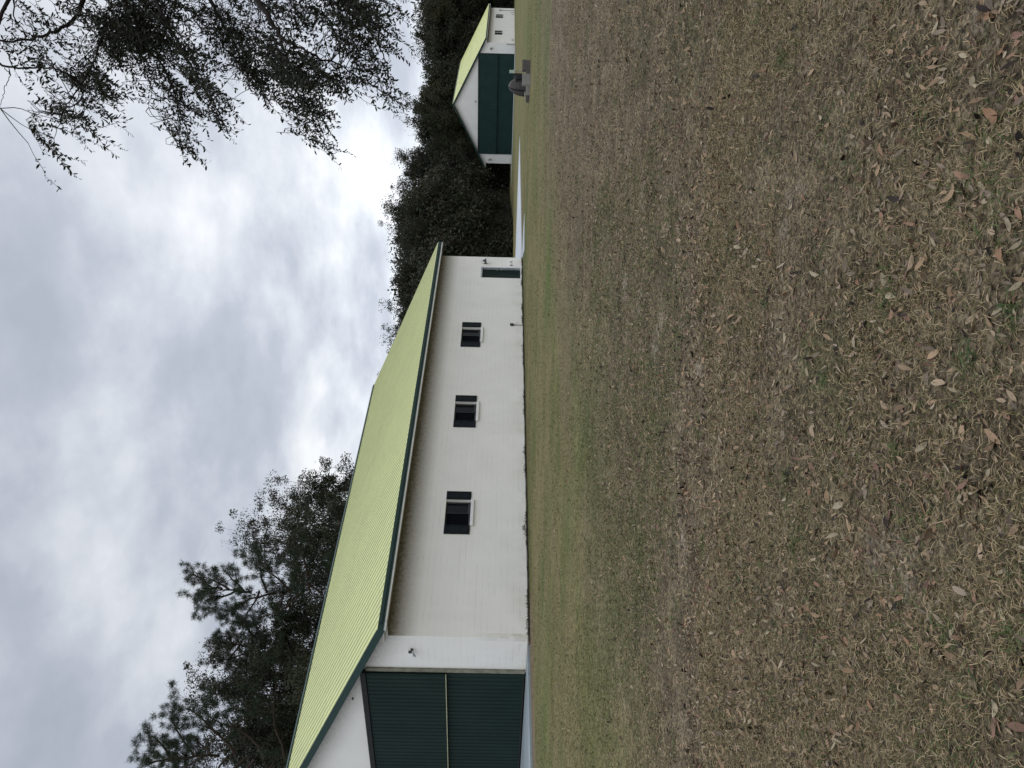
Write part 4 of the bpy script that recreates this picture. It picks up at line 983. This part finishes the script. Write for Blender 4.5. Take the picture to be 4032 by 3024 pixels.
k = np.hypot(x, y)-1.45*x+r.normal(0, 1.5, len(x))+3.0*fbm(x, y, .5, 5.) > 12.6; x, y = x[k], y[k]
o = blades('mown_lawn', r, x, y, .055, .0055, .35, MT['blade2'], thin=.8); tag(o, 'greener mown lawn in front of the hangars', 'grass', kind='stuff')
x, y = wedge(r, 60000, 7, 15, 1.2); k = (fbm(x, y, .55, 9.) > .25) & (x < 2.5); x, y = x[k], y[k]
o = blades('green_turf_patch', r, x, y, .06, .004, .5, island('patch_grass', [(.075, .098, .030), (.095, .115, .036), (.06, .08, .026), (.13, .13, .05)], .85, .15), thin=.3); tag(o, 'greener patches of longer turf left of the middle', 'grass', kind='stuff')
# green sprigs in clumps
nc = 460; cx_, cy_ = wedge(r, nc, 1.9, 16, 1.4); kx = []; ky = []
for a_, b_ in zip(cx_, cy_):
    n = r.integers(10, 60); sg = r.uniform(.02, .13)*(1 if b_ < 7 else 2.2); kx.append(a_+r.normal(0, sg, n)); ky.append(b_+r.normal(0, sg, n))
o = blades('green_sprigs', r, np.concatenate(kx), np.concatenate(ky), .055, .0034, .6, MT['sprig']); tag(o, 'small green grass sprigs scattered through the dry turf', 'grass', kind='stuff')

def leaf_shape(L, Wd, curl, fold, n=6):
    """a fallen oak leaf: blade with folded midrib, curled lengthwise"""
    v = []; f = []
    for i in range(n+1):
        u = i/n; wv = Wd*.5*(sin(pi*min(1, u*.94+.03))**.75)*(1-.18*u) if 0 < i < n else Wd*.02
        xx = (u-.5)*L; zz = curl*L*((u-.5)**2)*2.2
        v += [(xx, -wv, zz+fold*wv), (xx, 0, zz), (xx, wv, zz+fold*wv*.9)]
    for i in range(n):
        b_ = i*3; f += [(b_, b_+1, b_+4, b_+3), (b_+1, b_+2, b_+5, b_+4)]
    return np.array(v), np.array(f)
def litter(name, r, x, y, L, m, lab, shape_n=4):
    k = clear(x, y); x, y = x[k], y[k]; n = len(x); VV = []; FF = []; protos_ = [leaf_shape(1, r.uniform(.26, .48), r.uniform(-.15, .35), r.uniform(.1, .6), shape_n) for _ in range(12)]
    z = zg(x, y); base = 0
    s = L*np.clip(r.lognormal(0, .38, n), .35, 2.3); az = r.uniform(0, 2*pi, n); ti = r.normal(0, .5, n); ro_ = r.normal(0, .55, n); id_ = r.integers(0, 12, n)
    for q in range(12):
        I = np.where(id_ == q)[0]; P0, F0 = protos_[q]
        ca, sa, ct, st, cr_, sr = np.cos(az[I]), np.sin(az[I]), np.cos(ti[I]), np.sin(ti[I]), np.cos(ro_[I]), np.sin(ro_[I])
        X0, Y0, Z0 = P0.T
        Y1 = Y0[None]*cr_[:, None]-Z0[None]*sr[:, None]; Z1 = Y0[None]*sr[:, None]+Z0[None]*cr_[:, None]
        X2 = X0[None]*ct[:, None]-Z1*st[:, None]; Z2 = X0[None]*st[:, None]+Z1*ct[:, None]
        X3 = X2*ca[:, None]-Y1*sa[:, None]; Y3 = X2*sa[:, None]+Y1*ca[:, None]
        S_ = s[I][:, None]; lift = -(Z2*S_).min(1)*.75+.004
        v = np.stack([X3*S_+x[I][:, None], Y3*S_+y[I][:, None], Z2*S_+(z[I]+lift)[:, None]], -1).reshape(-1, 3)
        f = (F0[None]+(np.arange(len(I))*len(P0))[:, None, None]).reshape(-1, 4)+base; base += len(v); VV.append(v); FF.append(f)
    o = npmesh(name, np.vstack(VV), [np.vstack(FF)], m); tag(o, lab, 'leaf litter', kind='stuff'); return o
x, y = wedge(r, 12000, 2.0, 7, 1.8); x2, y2 = wedge(r, 52000, 6.5, 24, 1.25); x3, y3 = wedge(r, 1500, 15, 30, 1.0)
def clump(x, y, keep=.25):       # leaves gather in drifts
    k = r.random(len(x)) < keep+(1-keep)*smooth(fbm(x, y, 1.1, 2.)*1.2+.5); return x[k], y[k]
(x, y), (x2, y2) = clump(x, y), clump(x2, y2, .55)
k = np.hypot(x2, y2)-1.45*x2+r.normal(0, 2.2, len(x2))+3.0*fbm(x2, y2, .5, 5.) < 13.5; x2, y2 = x2[k], y2[k]
litter('leaf_litter', r, np.concatenate([x, x2, x3]), np.concatenate([y, y2, y3]), .031, MT['litter'], 'small fallen leaves and fragments scattered over the lawn')
# the leaves one can pick out in the foreground, each its own object
kinds = list(LC); LPM = {}
def leaf_me(k, v):
    key = (k, v)
    if key not in LPM:
        rr = np.random.default_rng(hash(k) % 1 + v*7+len(k)); V, F = leaf_shape(1, (.34, .42, .50, .30)[v], (.22, -.12, .42, .08)[v], (.3, .6, .2, .5)[v], 8)
        V = V + np.random.default_rng(v+3).normal(0, .008, V.shape)
        me = bpy.data.meshes.new('fallen_leaf'); me.from_pydata([tuple(p) for p in V], [], [tuple(int(q) for q in f) for f in F]); me.update(); me.materials.append(MT['leaf_'+k]); me.polygons.foreach_set('use_smooth', [True]*len(F))
        LPM[key] = me
    return LPM[key]
def put_leaf(x, y, L, k, v, az, ti, ro_, label, lift=.0):
    o = bpy.data.objects.new('fallen_leaf', leaf_me(k, v)); C.collection.objects.link(o); L *= .86; o.scale = (L, L, L)
    o.rotation_euler = (ro_, ti, az); o.location = (x, y, float(zg(x, y))+.003+abs(sin(ti))*L*.42+lift)
    tag(o, label, 'leaf', 'fallen leaves on the foreground turf'); return o
def ground_at(px, py):
    d = fw + RI*((1512-py)/FPX) + UP*((2016-px)/FPX); Yd = 3.
    for _ in range(30):
        p = np.array([0, 0, CAMH])+d*(Yd/d[1]); g = float(zg(p[0], p[1])); Yd = Yd*(CAMH-g)/(CAMH-p[2])
    return p[0], p[1]
special = [
    (3923, 456, .085, 'orange', 2, .6, -.3, .2, 'large curled orange brown leaf standing up and casting a dark shadow, near the photo corner'),
    (3894, 63, .085, 'orange', 1, 1.1, .05, .1, 'broad spotted orange leaf lying flat at the very corner of the turf'),
    (3902, 553, .060, 'pale', 1, .9, .1, .1, 'pale cream leaf lying just past the large curled orange leaf'),
    (3926, 2791, .060, 'pale', 2, .3, .1, .2, 'pale cream lobed leaf on bare soil in the nearest corner'),
    (3923, 2860, .085, 'reddish', 3, .1, .05, .1, 'long reddish leaf directly below the pale cream lobed leaf'),
    (4012, 2860, .070, 'orange', 1, 1.5, .1, 0, 'bright orange leaf cut by the frame in the nearest corner'),
    (3828, 2625, .075, 'reddish', 3, 1.7, .1, .1, 'slim red brown leaf on the nearest bare turf'),
    (3536, 784, .085, 'dark', 0, 1.2, -.35, .2, 'large near black leaf propped up in the turf'),
    (2928, 2280, .085, 'tan', 2, .4, .05, 0, 'round pale tan leaf halfway to the greener lawn'),
    (3955, 195, .065, 'orange', 0, 1.9, .1, .2, 'small orange leaf between the two large orange ones'),
    (3511, 1167, .075, 'pale', 1, 1.4, -.2, .3, 'pale beige leaf half covering a dark brown one'),
    (3487, 1187, .070, 'dark', 3, 1.2, .1, .1, 'dark brown leaf tucked under the pale beige leaf'),
    (3945, 990, .080, 'orange', 1, .3, .1, .2, 'orange brown oval leaf above a pale twig in the turf'),
    (3862, 1103, .075, 'tan', 0, 2.6, .1, .2, 'tan leaf with pointed tips lying alone'),
    (3456, 1370, .065, 'orange', 3, 1.7, .1, .3, 'narrow orange leaf with a torn edge'),
    (3925, 1720, .085, 'tan', 3, .9, -.3, .5, 'long folded tan leaf standing over a dark hollow'),
    (2388, 1726, .080, 'dark', 1, 1.0, -.3, .3, 'small black leaf alone on the middle of the lawn'),
    (3090, 2305, .080, 'dark', 3, .2, -.3, .2, 'black slender leaf on the middle turf'),
    (3378, 2190, .070, 'reddish', 2, .8, .1, .1, 'reddish brown leaf lying beside green sprigs'),
    (3620, 2130, .075, 'grey', 1, 2.2, .1, .2, 'grey brown leaf lying on thin turf'),
]
for px, py, L, k, v, az, ti, ro_, lab in special:
    gx, gy = ground_at(px, py); put_leaf(gx, gy, L, k, v, az, ti, ro_, lab)
wts = {'tan': .28, 'orange': .13, 'pale': .10, 'brown': .15, 'reddish': .12, 'dark': .06, 'yellow': .04, 'grey': .12}
cname = {'tan': 'tan', 'orange': 'orange brown', 'pale': 'pale cream', 'brown': 'dull brown', 'reddish': 'reddish', 'dark': 'near black', 'yellow': 'yellowish', 'grey': 'grey brown'}
shape = ['cupped', 'arched', 'curled up', 'slender flat']
x, y = wedge(r, 275, 2.15, 6.0, 1.8, .46); seen = set()
for i in range(len(x)):
    k = r.choice(list(wts), p=list(wts.values())); v = int(r.integers(0, 4)); L_ = float(np.clip(.049*r.lognormal(0, .28), .03, .09)); d_ = math.hypot(x[i], y[i]); f_ = x[i]/y[i]
    sz = 'tiny' if L_ < .042 else 'small' if L_ < .055 else 'medium' if L_ < .068 else 'large'
    where = ('at the right edge' if d_ < 2.8 else 'in near turf' if d_ < 3.3 else 'in middle turf' if d_ < 3.9 else 'in farther turf' if d_ < 4.6 else 'in farthest turf')
    side = ('by the top edge' if f_ > .36 else 'high up' if f_ > .24 else 'upper middle' if f_ > .12 else 'above mid height' if f_ > .0 else 'below mid height' if f_ > -.12 else 'lower middle' if f_ > -.24 else 'low down' if f_ > -.36 else 'by the bottom edge')
    lab = f'{sz} {shape[v]} {cname[k]} leaf {where}, {side}'
    if lab in seen: continue
    seen.add(lab)
    put_leaf(float(x[i]), float(y[i]), L_, k, v, float(r.uniform(0, 6.28)), float(r.normal(0, .3)), float(r.normal(0, .35)), lab)
